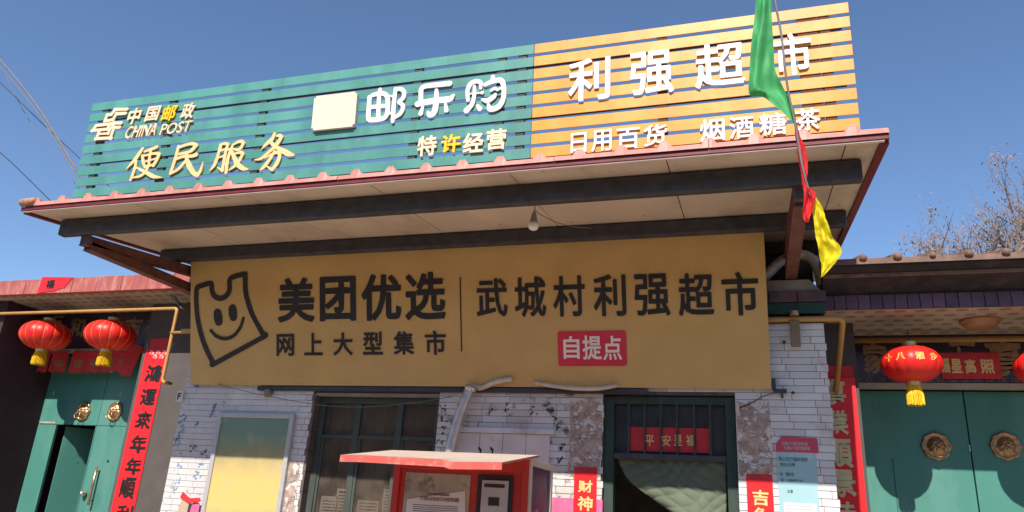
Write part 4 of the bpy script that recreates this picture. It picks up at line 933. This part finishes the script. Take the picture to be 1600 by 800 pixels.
# ================================================================== GATEHOUSES
YG = 8.3
def knocker(parent, x, z, r, sy=1.0):
    """round lion-mask plate with lobed rim and a ring"""
    bm = bmesh.new(); n = 48; rings = []
    for rr, y in ((1.0, 0), (.98, -.02), (.84, -.028), (.8, -.018), (.62, -.022), (.5, -.045), (.3, -.07), (.05, -.075)):
        rings.append([bm.verts.new((r*rr*(1+(.045*math.cos(8*t_)+.03*math.cos(24*t_) if rr > .9 else .02*math.cos(8*t_)))*math.cos(t_), y+(.008*math.sin(6*t_)*math.cos(3*t_) if .2 < rr < .7 else 0), r*rr*sy*(1+(.045*math.cos(8*t_)+.03*math.cos(24*t_) if rr > .9 else 0))*math.sin(t_))) for t_ in (2*math.pi*k/n for k in range(n))])
    for A, B in zip(rings, rings[1:]):
        for k in range(n): bm.faces.new((A[k], A[(k+1) % n], B[(k+1) % n], B[k]))
    bm.faces.new(rings[-1]); bmesh.ops.recalc_face_normals(bm, faces=bm.faces)
    o = link('door_knocker', bm_mesh(bm), M['brass'], parent, (x, 0, z), smooth=True)
    for dx, dz, s in ((-.2, .2, .12), (.2, .2, .12), (0, .02, .16), (0, -.22, .14), (-.32, -.02, .1), (.32, -.02, .1)):
        link('boss', lathe_mesh([(.01*r, -.9*s*r), (.7*s*r, -.6*s*r), (s*r, 0), (.7*s*r, .6*s*r), (.01*r, .9*s*r)], 10), M['brass'], o, (dx*r, -.07, dz*r), smooth=True)
    ring = [(.36*r*math.sin(t_), -.085-.02*math.sin(t_/2), -.12*r-.36*r*sy+.36*r*math.cos(t_)) for t_ in (2*math.pi*k/16 for k in range(17))]
    tube('ring', M['brass'], o, ring, .05*r, 8)
    for k in range(12):
        t_ = 2*math.pi*k/12; link('stud', lathe_mesh([(.02*r, -.05*r), (.07*r, 0), (.02*r, .05*r)], 8), M['brass'], o, (.89*r*math.cos(t_), -.03, .89*r*sy*math.sin(t_)))
# ---- right gatehouse
gr = thing('gatehouse', 'right gatehouse with brown tiled roof, purple tiled edge and closed green gate', 'gatehouse', group='gatehouses on either side of the shop')
zfb = at(1450, 480, 7.1).z; zft = at(1450, 458, 7.1).z; ze = at(1450, 400, 6.69).z
RX0, RX1 = .66, 6.2
box('soffit', M['soffit_pink'], gr, RX0, RX1, 7.13, YG+.02, zfb+.002, zfb+.1)
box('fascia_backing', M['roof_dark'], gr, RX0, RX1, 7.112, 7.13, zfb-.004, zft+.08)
i = 0; x = RX0
while x < RX1-.01:
    box('tile', M['purple'], gr, x+.002, min(x+.097, RX1), 7.1-.001*(i % 3), 7.112, zfb-.006, zft, .003); x += .1; i += 1
# roof: corrugated sheet edge, dark sloping underside
prof = [(6.72, ze-.075), (6.72, ze-.045), (9.6, ze+.72), (9.6, ze+.66)]
bm = bmesh.new(); L = [[bm.verts.new((xx, y, z)) for y, z in ((6.70, ze-.065), (7.12, zft+.02), (8.6, zft+.04), (8.6, zft+.3), (6.70, ze-.055))] for xx in (RX0, RX1)]
for k in range(5): bm.faces.new((L[0][k], L[1][k], L[1][(k+1) % 5], L[0][(k+1) % 5]))
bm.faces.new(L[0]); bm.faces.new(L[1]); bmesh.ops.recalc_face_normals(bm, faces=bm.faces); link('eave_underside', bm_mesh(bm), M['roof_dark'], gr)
box('eave_batten', M['roof_brown'], gr, RX0, RX1, 6.80, 6.83, ze-.125, ze-.10)
RP = .268; ORG2 = at(1348, 398, 6.68).x-RP*.5
bm = bmesh.new(); pv = None
def prof2(x): 
    u = ((x-ORG2) % RP)/RP; c = abs(u-.5)*RP; return .042*math.cos(c/.045*math.pi/2) if c < .045 else 0
xs = sorted({RX0, RX1} | {ORG2+(k+.5)*RP+d for k in range(-2, 24) for d in (-.045, -.03, -.015, 0, .015, .03, .045) if RX0 < ORG2+(k+.5)*RP+d < RX1})
for x in xs:
    h = prof2(x); vs = [bm.verts.new((x, 6.68, ze-.052)), bm.verts.new((x, 6.685, ze+.0+h)), bm.verts.new((x, 10.5, ze+1.05+h)), bm.verts.new((x, 10.5, ze+.98))]
    if pv:
        for k in range(4): bm.faces.new((pv[k], vs[k], vs[(k+1) % 4], pv[(k+1) % 4]))
    pv = vs
bmesh.ops.recalc_face_normals(bm, faces=bm.faces); link('roof_sheet', bm_mesh(bm), M['roof_brown'], gr)
for k in range(0, 20):
    x = ORG2+(k+.5)*RP
    if RX0 < x < RX1-.05:
        tube('ridge_cap', M['roof_brown'], gr, [(x, 6.665, ze+.0), (x+.004*math.sin(k*5), 6.95, ze+.075)], .030+.006*math.sin(k*2.3), 10)
box('jamb', M['greywall'], gr, .655, .965, 7.62, 8.28, 0, zfb-.002)
box('side_wall', M['greywall'], gr, RX1-.3, RX1, 7.3, YG+.2, 0, zfb)
# lintel board with border and big characters
zl0, zl1 = at(1450, 600, 8.15).z, at(1450, 537, 8.15).z
box('lintel_board', M['board'], gr, .97, RX1-.31, 8.15, 8.2, zl0+.012, zfb, .002)
box('white_strip', M['lintel_strip'], gr, .97, RX1-.31, 8.13, 8.25, zl0-.04, zl0+.008, .003)
GB = Board((0, 8.148, 0))
Z4 = lambda b: zbx(1340, 520, 3.335, b)
for ch, b in zip('家和万事兴', ((30, 52, 160, 215), (190, 60, 345, 215), (480, 48, 620, 215), (672, 45, 862, 225), (900, 45, 1090, 225))):
    write(gr, GB, ch, Z4(b), M['board_gold'], .006, 8.147, .035, brush=.09, name='gold_character')
# greek key border as small bars
def key_border(parent, x0, x1, z, m, s=.035, y=8.146):
    L = []; x = x0
    while x < x1:
        L += [(x, x+s*2.2, y-.003, y, z, z+.005), (x, x+.005, y-.003, y, z+.006, z+s), (x+.006, x+s*1.6, y-.003, y, z+s-.005, z+s), (x+s*1.6-.005, x+s*1.6, y-.003, y, z+s*.4, z+s-.006), (x+s*.7, x+s*1.6-.006, y-.003, y, z+s*.4, z+s*.4+.005)]; x += s*3.0
    tag(boxes('key_border', m, parent, L), kind='stuff')
key_border(gr, 1.0, RX1-.4, zl0+.02, M['board_gold'])
tag(boxes('border_band', M['board_gold'], gr, [(1.13, 1.135, 8.142, 8.146, zl0+.06, zl1)]+[(1.15, 1.17, 8.142, 8.146, zl0+.08+k*.05, zl0+.085+k*.05) for k in range(6)]), kind='stuff')
a, b, c, d = rect_px(1470, 551, 1560, 592, 8.13)
t = thing('lintel_strip', 'red paper strip with gold luck characters pasted on the right gatehouse lintel', 'banner strip', (a, 8.13, c)); box('paper', M['red_paper_old_shaded'], t, 0, b-a+.02, 0, .004, 0, d-c)
tb = Board((a, 8.13, c))
for ch, bb in zip('福星高照', ((430, 132, 478, 208), (487, 135, 543, 210), (560, 137, 617, 210), (640, 138, 712, 212))): write(t, tb, ch, Z4(bb), M['gold_print'], .002, -.001, .03, brush=.06, name='character')
# gate leaves
zg1 = zl0-.045; seam = at(1508, 640, YG).x
for a, b in ((.97, seam-.006), (seam+.006, seam+1.35), (seam+1.36, RX1-.31)):
    lf = box('gate_leaf', M['gate'], gr, a, b, YG, YG+.04, 0, zg1, .004)
    if b < seam+.0: 
        xl = at(1397, 740, YG).x; box('wicket_joint', M['gate_dark'], lf, xl-.004, xl+.004, YG-.004, YG-.001, 0, 2.28)
box('gate_backing', M['gate_dark'], gr, .97, RX1-.31, YG+.045, YG+.06, 0, zg1)
box('head_wall', M['greywall'], gr, .97, RX1-.31, YG+.065, YG+.2, zg1-.2, zfb+.05)
for px in (1462.5, 1571):
    p = at(px, 697, YG); h = [o for o in (gr,)][0]
    knocker(gr, p.x, p.z, .132); kn = [c for c in gr.children if c.name.startswith('door_knocker')][-1]; kn.location.y = YG-.001
p = at(1515, 700, YG); box('latch', M['steel'], gr, p.x-.008, p.x+.004, YG-.012, YG-.001, p.z-.03, p.z+.03, .002)
# ceiling lamp
p = at(1526, 509, 7.72)
t = thing('ceiling_lamp', 'round amber ceiling lamp on the dashed soffit of the right gatehouse', 'ceiling lamp', (p.x, 7.6, zfb))
link('lamp_shade', lathe_mesh([(.03, -.075), (.1, -.07), (.135, -.05), (.15, -.02), (.15, 0)], 32), M['lamp_brown'], t, smooth=True); link('rim', lathe_mesh([(.155, -.03), (.165, -.02), (.165, 0.001), (.155, .001)], 32), M['lamp_brown'], t, smooth=True)
# ---- left gatehouse
gl = thing('gatehouse', 'left gatehouse with faded red tiled edge and a green gate whose wicket stands open', 'gatehouse', group='gatehouses on either side of the shop')
zfb2 = at(100, 457, 7.1).z; zft2 = at(100, 434.5, 7.1).z; LX0, LX1 = -13.5, WX0-.02
box('soffit', M['soffit_buff'], gl, LX0, LX1, 7.2, YG+.1, zfb2+.004, zfb2+.1)
i = 0; x = LX0
while x < LX1-.01:
    box('tile', M['eave_red'], gl, x+.001, min(x+.395, LX1), 7.1+.0015*(i % 2), 7.2, zfb2, zft2, .003); x += .4; i += 1
box('roof_slab', M['cement'], gl, LX0, LX1, 7.21, 11, zfb2+.11, zft2-.01)
box('reveal_wall', M['darkwall'], gl, -10.2, -9.66, 7.37, YG, 0, zfb2); box('outer_wall', M['darkwall'], gl, LX0, -10.205, 7.42, YG, 0, zfb2)
box('jamb', M['greywall'], gl, -7.56, LX1, 7.75, YG+.2, 0, zfb2)
zl = at(120, 545, 8.1).z
box('lintel_board', M['board'], gl, -9.66, -7.56, 8.1, 8.15, zl, zfb2, .002); box('white_strip', M['lintel_strip'], gl, -9.66, -7.56, 8.08, 8.2, zl-.05, zl-.003, .002)
G2 = Board((0, 8.098, 0)); Z5 = lambda b: zbx(0, 480, 5.716, b)
for ch, b in zip('福和万吉祥', ((130, 90, 290, 270), (620, 95, 760, 270), (440, 80, 560, 200), (1110, 90, 1270, 280), (1310, 80, 1440, 270))): write(gl, G2, ch, Z5(b), M['board_gold'], .006, 8.097, .035, brush=.09, name='gold_character')
# green gate with wicket opening
GX0, GX1 = -9.655, -7.562
wx0, wx1 = at(88, 664, YG).x, at(150, 664, YG).x; wz = at(120, 664, YG).z; gt = zl-.055
w0 = at(88, 700, YG).x; w1 = at(146, 700, YG).x; w0 = wx0; w1 = wx1
gate = box('gate_leaf', M['gate'], gl, GX0, w0, YG, YG+.04, 0, gt, .003)
seamL = at(157, 640, YG).x
box('gate_head', M['gate'], gl, w0+.001, seamL-.003, YG, YG+.04, wz, gt, .002); box('gate_leaf', M['gate'], gl, max(seamL, w1)+.003, GX1, YG, YG+.04, 0, gt, .003)
if seamL > w1: box('gate_post', M['gate'], gl, w1, seamL-.003, YG, YG+.04, 0, wz-.002, .002)
box('white_weld', M['lintel_strip'], gl, GX0+.02, w0-.02, YG-.006, YG-.001, wz+.01, wz+.035)
box('rail', M['gate_dark'], gl, GX0+.01, GX1, YG-.003, YG-.0005, wz-.002, wz+.006)
box('head_wall', M['greywall'], gl, -9.65, -7.57, YG+.045, YG+.2, gt-.1, zfb2+.05)
bm = bmesh.new(); add_box(bm, 0, w1-w0-.01, 0, .035, .05, wz-.01, .003)
wk = link('wicket_door', bm_mesh(bm), M['gate'], gl, (w0+.03, YG+.14, 0), (0, 0, math.radians(60)))
ww = w1-w0
tube('handle', M['copper'], wk, [(ww*.72, -.05, 1.25), (ww*.72, -.05, 1.75)], .014, 10)
for z in (1.3, 1.7): tube('standoff', M['steel'], wk, [(ww*.72, -.05, z), (ww*.72, .0, z)], .01, 8)
box('passage_wall', M['darkwall'], gl, -10.4, -6.1, 10.9, 11, 0, zfb2); box('passage_side', M['darkwall'], gl, -9.9, -9.66, YG+.045, 10.89, 0, zfb2); box('passage_end', M['darkwall'], gl, -7.5, -7.4, YG+.21, 10.89, 0, zfb2)
hx = at(149, 765, YG).x; hz0, hz1 = at(148, 790, YG).z, at(148, 729, YG).z
hd = tube('handle', M['copper'], gl, [(hx, YG-.06, hz0), (hx, YG-.06, hz1)], .016, 10)
for z in (hz0+.06, hz1-.06): tube('standoff', M['steel'], hd, [(hx, YG-.06, z), (hx, YG, z)], .011, 8)
p = at(129, 771, YG-.05); link('door_knob', lathe_mesh([(.01, -.03), (.035, -.02), (.04, 0), (.03, .02), (.015, .05)], 14), M['steel'], gl, (p.x, YG-.04, p.z), (math.pi/2, 0, 0), smooth=True)
for px, py in ((122, 722), (169, 720)): p = at(px, py, YG); link('bolt_head', lathe_mesh([(.012, 0), (.018, .01), (.01, .02)], 10), M['gate_dark'], gl, (p.x, YG+.001, p.z), (math.pi/2, 0, 0))
for px in (131, 180.5):
    p = at(px, 643, YG); knocker(gl, p.x, p.z, .12, 1.1); kn = [c for c in gl.children if c.name.startswith('door_knocker')][-1]; kn.location.y = YG-.001

# couplets on the jambs
cL = thing('long_couplet', 'long red couplet with black brush characters beside the left gate', 'couplet', (0, 7.74, 0), group='long red couplets on the gate jambs')
xa, xb = at(229, 545, 7.74).x, at(262.5, 545, 7.74).x; zt = at(245, 545, 7.74).z
box('paper', M['red_paper'], cL, xa, xb, 0, .004, .75, zt); box('shaded_top', M['red_paper_old_shaded'], cL, xa+.04, xb, .001, .004, zt+.005, zt+.14)  # upper piece is the couplet's shaded end, painted a darker red
CB = Board((0, 7.738, 0))
for k in range(5):
    px_, py_ = 237+k*5.0, 551+(k % 2)*6
    stroke_letter(cL, CB, [[(px_-2.5, py_+2, .016), (px_, py_-2.5, .02), (px_+3, py_+1, .02), (px_, py_+3, .012)]], mat('pink_cloud_print', (.8, .32, .3), .6, .3, 30), .002, -.002, name='cloud_print')
Z4L = lambda b: zbx(0, 400, 2, b)
for ch, b in zip('鴻運來年年順', ((455, 340, 505, 395), (440, 415, 488, 466), (424, 485, 472, 542), (408, 558, 458, 616), (393, 630, 442, 683), (374, 692, 423, 758))): write(cL, CB, ch, Z4L(b), M['black_print'], .002, -.002, .035, brush=.10, name='character')
write(cL, CB, '利', Z4L((362, 778, 412, 845)), M['black_print'], .002, -.002, .035, brush=.08, name='character')
YR = 7.6
cR = thing('long_couplet', 'long red couplet with pale gold characters beside the right gate', 'couplet', (0, YR, 0), group='long red couplets on the gate jambs')
xb = .934; xa = xb-.335; zt = at(1331, 588, YR).z+.10
box('paper', M['red_paper'], cR, xa, xb, 0, .004, .75, zt-.11); box('shaded_top', M['red_paper_old_shaded'], cR, xa, xb-.01, .0, .004, zt-.105, zt)  # eave shade over the couplet's top painted as a darker red piece
CR = Board((0, YR-.002, 0)); Z8 = lambda b: zbx(1290, 560, 3.333, b)
for ch, b in zip('事業順景佳', ((-20, 112, 104, 240), (-8, 268, 118, 393), (8, 420, 140, 566), (24, 583, 155, 722), (38, 745, 160, 880))): write(cR, CR, ch, Z8(b), mat('pale_gold_print', (.55, .5, .28), .5, .15, 12), .002, -.002, .035, brush=.08, name='character')

# red hanging papers under the left lintel
spec = [((280, 588), (300, 480), 130), ((425, 588), (460, 400), 150), ((603, 595), (640, 330), 140), ((745, 590), (780, 340), 135), ((885, 590), (905, 380), 130), ((1012, 577), (1030, 390), 115)]
P5 = lambda x, y: at(x/5.716, 480+y/5.716, 8.06)
labs = ['leftmost, behind the first lantern tassel', 'second from the left', 'third from the left, between the lanterns', 'fourth from the left', 'fifth, behind the second lantern tassel', 'rightmost straight one']
for i, ((bx, by), (tx, ty), wd) in enumerate(spec):
    a = P5(bx, by); b = P5(bx+wd, by); z1 = zl-.04
    t = thing('hanging_paper', 'red cut paper pennant under the left gate lintel, '+labs[i], 'paper pennant', (a.x, 8.06-.003*(i % 2), a.z), group='red cut papers hanging under the left lintel')
    wx = b.x-a.x; h = z1-a.z
    prism('paper', M['red_paper_old_shaded'], t, [(0, .03), (wx*.25, 0), (wx*.5, .03), (wx*.75, 0), (wx, .03), (wx*.98, h), (.02*wx, h)], 0, .003)
    write(t, None, '福', (wx*.22, h*.28, wx*.8, h*.62), M['board_gold'], .002, -.001, .02, brush=.05, name='character')
    tag(boxes('dots', M['board_gold'], t, [(wx*(.15+.14*k), wx*(.15+.14*k)+.015, -.003, -.001, h*.16, h*.16+.012) for k in range(6)]), kind='stuff')
a = P5(1130, 420); t = thing('hanging_paper', 'red paper pennant hanging crooked beside the right end of the left lintel', 'paper pennant', (a.x, 8.04, a.z), (0, math.radians(14), 0), group='red cut papers hanging under the left lintel')
prism('paper', M['red_paper_old_shaded'], t, [(0, -.25), (.12, -.29), (.24, -.25), (.25, .16), (.0, .16)], 0, .003)
# red paper on the left roof edge
pts = [at(66, 432.5, 7.09), at(114, 433, 7.09), at(100, 449, 7.09), at(84, 454, 7.09), at(58, 458, 7.09)]
o = prism('pasted_paper', M['red_paper'], None, [(p.x-pts[0].x, p.z-pts[0].z) for p in pts], 0, .003); o.location = (pts[0].x, 7.092, pts[0].z)
tag(o, 'bright red festival paper pasted over the left gatehouse roof edge', 'festival paper')
write(o, None, '福', (.1, -.17, .24, -.05), M['black_print'], .002, -.001, .03, brush=.1, name='character')

# ================================================================== LANTERNS
def lantern(label, p, R, H, gold, rot=0, ribs=True):
    t = thing('red_lantern', label, 'lantern', p, (0, 0, rot), group='round red lanterns hanging before the gates')
    bm = bmesh.new(); n, mlat = 96, 18; rings = []
    for j in range(mlat+1):
        ph = -math.pi/2*.86+math.pi*.86*j/mlat
        ring = []
        for k in range(n):
            th = 2*math.pi*k/n; s = 1-.028*abs(math.sin(th*8))**.6*0-.022*(1-abs(math.sin(th*8)))**2*1.3
            rr = R*math.cos(ph)**.86*s if math.cos(ph) > 0 else 0; ring.append(bm.verts.new((rr*math.cos(th), rr*math.sin(th), H*math.sin(ph))))
        rings.append(ring)
    for A, B in zip(rings, rings[1:]):
        for k in range(n): bm.faces.new((A[k], A[(k+1) % n], B[(k+1) % n], B[k]))
    bm.faces.new(list(reversed(rings[0]))); bm.faces.new(rings[-1]); link('lantern_body', bm_mesh(bm), M['lantern'], t, smooth=True)
    bm = bmesh.new()
    for k in range(16):
        th = math.pi/8*k; add_tube(bm, [(R*math.cos(ph)**.86*.982*math.cos(th), R*math.cos(ph)**.86*.982*math.sin(th), H*math.sin(ph)) for ph in [-1.3+2.6*q/12 for q in range(13)]], .0022, 4, False)
    link('rib_lines', bm_mesh(bm), M['lantern_gold'] if ribs else M['lantern'], t)
    zc = H*math.sin(math.pi/2*.86)
    for s, nm in ((1, 'top_cap'), (-1, 'bottom_cap')): link(nm, lathe_mesh([(R*.24, s*(zc-.012)), (R*.24, s*(zc+.04))] if s > 0 else [(R*.24, -zc-.035), (R*.24, -zc+.012)], 24), M['lantern_cap'], t)
    tube('hook_wire', M['wire'], t, [(0, 0, zc+.04), (0, 0, zc+.16)], .004, 6)
    bm = bmesh.new()
    for k in range(110):
        th = 2*math.pi*k*.618; q = .2*R*math.sqrt((k % 13+4)/16); b = .24*R*math.sqrt((k % 13+4)/16)*1.12
        L_ = .165+.02*random.random()
        add_tube(bm, [(q*math.cos(th), q*math.sin(th), -zc-.03), (b*math.cos(th), b*math.sin(th), -zc-.03-L_*.5), (b*1.02*math.cos(th), b*1.02*math.sin(th), -zc-.03-L_)], .0052, 4)
    tag(link('tassel', bm_mesh(bm), M['tassel'], t), kind='stuff')
    # characters printed round the body
    for ch, th0, ph0, s in gold:
        me = fit_glyph(ch, -s/2, s/2, -s/2, s/2, .002, .03, 0, .08)
        for v in me.vertices:
            th = th0+v.co.x/R; ph = ph0+v.co.z/H*.95; rr = R*math.cos(ph)**.86*1.0; out = Vector((rr*math.sin(th), -rr*math.cos(th), H*math.sin(ph)))
            v.co = out*(1.004+max(0, -v.co.y)*.6)
        link('gold_character', me, M['lantern_gold'], t)
    return t
p = at(1424, 569, 7.43)
lantern('red lantern with yellow tassel hanging before the left leaf of the right gate', (p.x, 7.43, p.z), .255, .165, [(c, a, .18, .075) for c, a in (('十', -.95), ('八', -.5), ('酒', .12), ('步', .62))], -.0, False)
p = at(1637, 574, 7.43)
lantern('red lantern cut off by the right edge of the view before the right gate', (p.x, 7.43, p.z), .255, .165, [('十', -.9, .18, .075)], .2, False)
for px, lab in ((71.5, 'red lantern nearer the far end of the left gate, above the first tassel shadow'), (172.5, 'red lantern nearer the shop before the left gate')):
    p = at(px, 524, 7.58); lantern(lab, (p.x, 7.58, p.z), .318, .197, [('囍', -1.25, .05, .13)], .0)

# ================================================================== BUNTING
def flag(name, label, m, L, Rr, Y, seed):
    """L and Rr: the two long edges, top to bottom"""
    a = [at(x, y, Y) for x, y in L]; b = [at(x, y, Y) for x, y in Rr]
    def resample(P, n):
        P = smooth_path(P, 8); d = [0]
        for p, q in zip(P, P[1:]): d.append(d[-1]+(q-p).length)
        out = []
        for i in range(n+1):
            s = d[-1]*i/n; k = max(j for j in range(len(d)) if d[j] <= s+1e-9); k = min(k, len(P)-2); f = (s-d[k])/max(1e-9, d[k+1]-d[k]); out.append(P[k].lerp(P[k+1], min(1, f)))
        return out
    NV, NU = 44, 16; A, B = resample(a, NV), resample(b, NV); bm = bmesh.new(); G = []; o0 = A[0].copy()
    for j in range(NV+1):
        row = []
        for i in range(NU+1):
            u = i/NU; p = A[j].lerp(B[j], u); wd = (B[j]-A[j]).length
            dy = .11*wd/.2*math.sin(u*5.0+j*.09+seed)*.45+.02*noise.noise(Vector((u*2.5+seed, j*.16, 0)))+.010*math.sin(u*13+j*.22+seed)*min(1, wd/.12)+.006*math.sin(u*7-j*.55+seed*2)+.014*abs(noise.noise(Vector((u*4+seed, j*.3, 5))))
            row.append(bm.verts.new(p+Vector((0, dy, 0))-o0))
        G.append(row)
    for j in range(NV):
        for i in range(NU): bm.faces.new((G[j+1][i], G[j+1][i+1], G[j][i+1], G[j][i]))
    o = link(name, bm_mesh(bm), m, None, o0, smooth=True); tag(o, label, 'flag', 'pennant flags on the bunting rope'); return o
FY = 3.3
flag('pennant_flag', 'large green pennant flag hanging in front of the orange slatted sign', M['green_cloth'], [(1184, -60), (1181, 0), (1174, 66), (1171, 110), (1171, 152), (1192, 152), (1216, 176), (1242, 195)], [(1206, -60), (1205, 0), (1209, 66), (1212, 105), (1222, 128), (1231, 148), (1240, 172), (1244, 193)], FY, 1)
flag('pennant_flag', 'narrow twisted red pennant flag hanging across the canopy edge', M['red_cloth'], [(1241, 195), (1244, 222), (1247, 244), (1252, 275), (1256, 308), (1254, 341), (1262, 347)], [(1244, 195), (1252, 215), (1259, 232), (1263, 258), (1261, 286), (1275, 301), (1264, 347)], FY+.02, 2)
flag('pennant_flag', 'bright yellow pennant flag curling before the right canopy bracket', M['yellow_cloth'], [(1267, 310), (1268, 324), (1272, 352), (1277, 385), (1283, 412), (1283, 433)], [(1276, 306), (1284, 320), (1292, 346), (1300, 368), (1313, 388), (1311, 404), (1285, 433)], FY+.05, 3.2)
tag(tube('bunting_rope', M['wire_pale'], None, [at(1206, -60, FY-.02), at(1211, 0, FY-.02), at(1221, 55, FY-.02), at(1227, 110, FY-.02), at(1233, 150, FY-.01), at(1243, 197, FY), at(1254, 262, FY+.01), at(1268, 312, FY+.04)], .0055, 6, 5), 'pale rope that the green, red and yellow pennants hang from', 'rope')

# ================================================================== WIRES IN THE SKY
def wire(label, pts, r, m='wire'):
    tag(tube('overhead_wire', M[m], None, pts, r, 6, 6), label, 'wire', 'overhead wires at the left')
wire('thick grey cable bundle slanting down at the upper left behind the sign', [at(-60, 30, 9), at(0, 93, 9), at(58, 165, 8.8), at(118, 262, 8.5), at(160, 330, 8.2)], .018, 'wire_pale')
wire('grey cable just beside the thick cable bundle at the upper left', [at(-60, 45, 9.1), at(0, 104, 9.1), at(60, 178, 8.9), at(112, 262, 8.6), at(160, 345, 8.2)], .012, 'wire_pale')
wire('black wire crossing the grey cables at the upper left', [at(-80, 60, 9.4), at(0, 129, 9.4), at(60, 187, 9.2), at(125, 248, 9), at(180, 300, 8.8)], .008)
wire('thin grey wire sagging lowest behind the left end of the sign', [at(10, 120, 9.6), at(35, 170, 9.6), at(70, 225, 9.4), at(115, 284, 9.2), at(150, 330, 9)], .005, 'wire_pale')
wire('black wire running down to the left tip of the canopy roof', [at(-80, 175, 8.4), at(0, 238, 8.2), at(70, 305, 8), at(95, 330, 7.9)], .008)
tag(tube('drop_cable', M['wire_pale'], None, [at(200, 385, 7.6), at(228, 420, 7.5), at(258, 450, 7.4), at(284, 482, 7.3)], .010, 6, 5), 'pale cable dropping between the left bracket and the left gatehouse soffit', 'wire')
tag(tube('drop_cable', M['wire'], None, [at(214, 405, 7.7), at(222, 412, 7.7), at(262, 448, 7.5), at(287, 484, 7.3)], .006, 6, 5), 'dark thin cable beside the pale one below the left bracket', 'wire')

# ================================================================== TREE BEHIND THE RIGHT GATEHOUSE
random.seed(11)
def tree(label, x, y, base_h, limbs, spread, nleaf, seed, LS=1.0):
    random.seed(seed); t = thing('bare_tree', label, 'tree', (x, y, 0), group='bare trees behind the right gatehouse')
    bt = bmesh.new(); twigs = []
    add_tube(bt, [(0, 0, 0), (.05, 0, base_h*.5), (0, .05, base_h)], [.16, .13, .10], 10)
    def grow(p, d, r, L, lvl):
        pts = [p]; q = p.copy()
        for k in range(4):
            d = (d+Vector((random.uniform(-.22, .22), random.uniform(-.22, .22), random.uniform(-.02, .2)))).normalized(); q = q+d*L/4; pts.append(q.copy())
        add_tube(bt, pts, [r*(1-.18*k) for k in range(5)], 5 if lvl else 7, False)
        if lvl < 4:
            for _ in range(3 if lvl < 3 else 2):
                k = random.randint(1, 4); nd = (d+Vector((random.uniform(-.9, .9), random.uniform(-.9, .9), random.uniform(-.15, .6)))).normalized(); grow(pts[k], nd, r*.5, L*random.uniform(.55, .8), lvl+1)
        else: twigs.append(pts[-1])
        if lvl >= 3: twigs.extend(pts[2:])
    for _ in range(limbs):
        a = random.uniform(0, 6.28); grow(Vector((0, .03, base_h-.1)), Vector((math.cos(a)*spread, math.sin(a)*spread, 1)).normalized(), .05, random.uniform(.9, 1.4)*LS, 0)
    link('trunk', bm_mesh(bt), M['bark'], t)
    bl = bmesh.new()
    cl = [random.choice(twigs) for _ in range(nleaf//40)]
    for c in cl:
        for _ in range(40):
            p = c+Vector((random.gauss(0, .10), random.gauss(0, .10), random.gauss(-.08, .13))); s = random.uniform(.012, .028)
            a = Vector((random.uniform(-1, 1), random.uniform(-1, 1), random.uniform(-1, .2))).normalized()*s*1.7; b = a.orthogonal().normalized()*s*.6
            vs = [bl.verts.new(p-a), bl.verts.new(p+b), bl.verts.new(p+a), bl.verts.new(p-b)]; bl.faces.new(vs)
    tag(link('crown', bm_mesh(bl), M['dry_leaf'], t), kind='stuff')
c0 = at(1500, 350, 14)
tree('bare branching tree with dry brown leaf clusters behind the right gatehouse', at(1512, 380, 13.2).x, 13.2, 4.9, 5, .95, 2000, 4, .95)
tree('denser dry leaved tree at the right edge behind the gatehouse roof', at(1610, 380, 13.6).x, 13.6, 5.2, 6, .75, 4400, 9, .95)
tree('thin twiggy bare tree low over the gatehouse roof between its two neighbours', at(1575, 380, 14.5).x, 14.5, 4.9, 6, .9, 2000, 15, .9)

# the text object was only a tool
bpy.data.objects.remove(_fo)
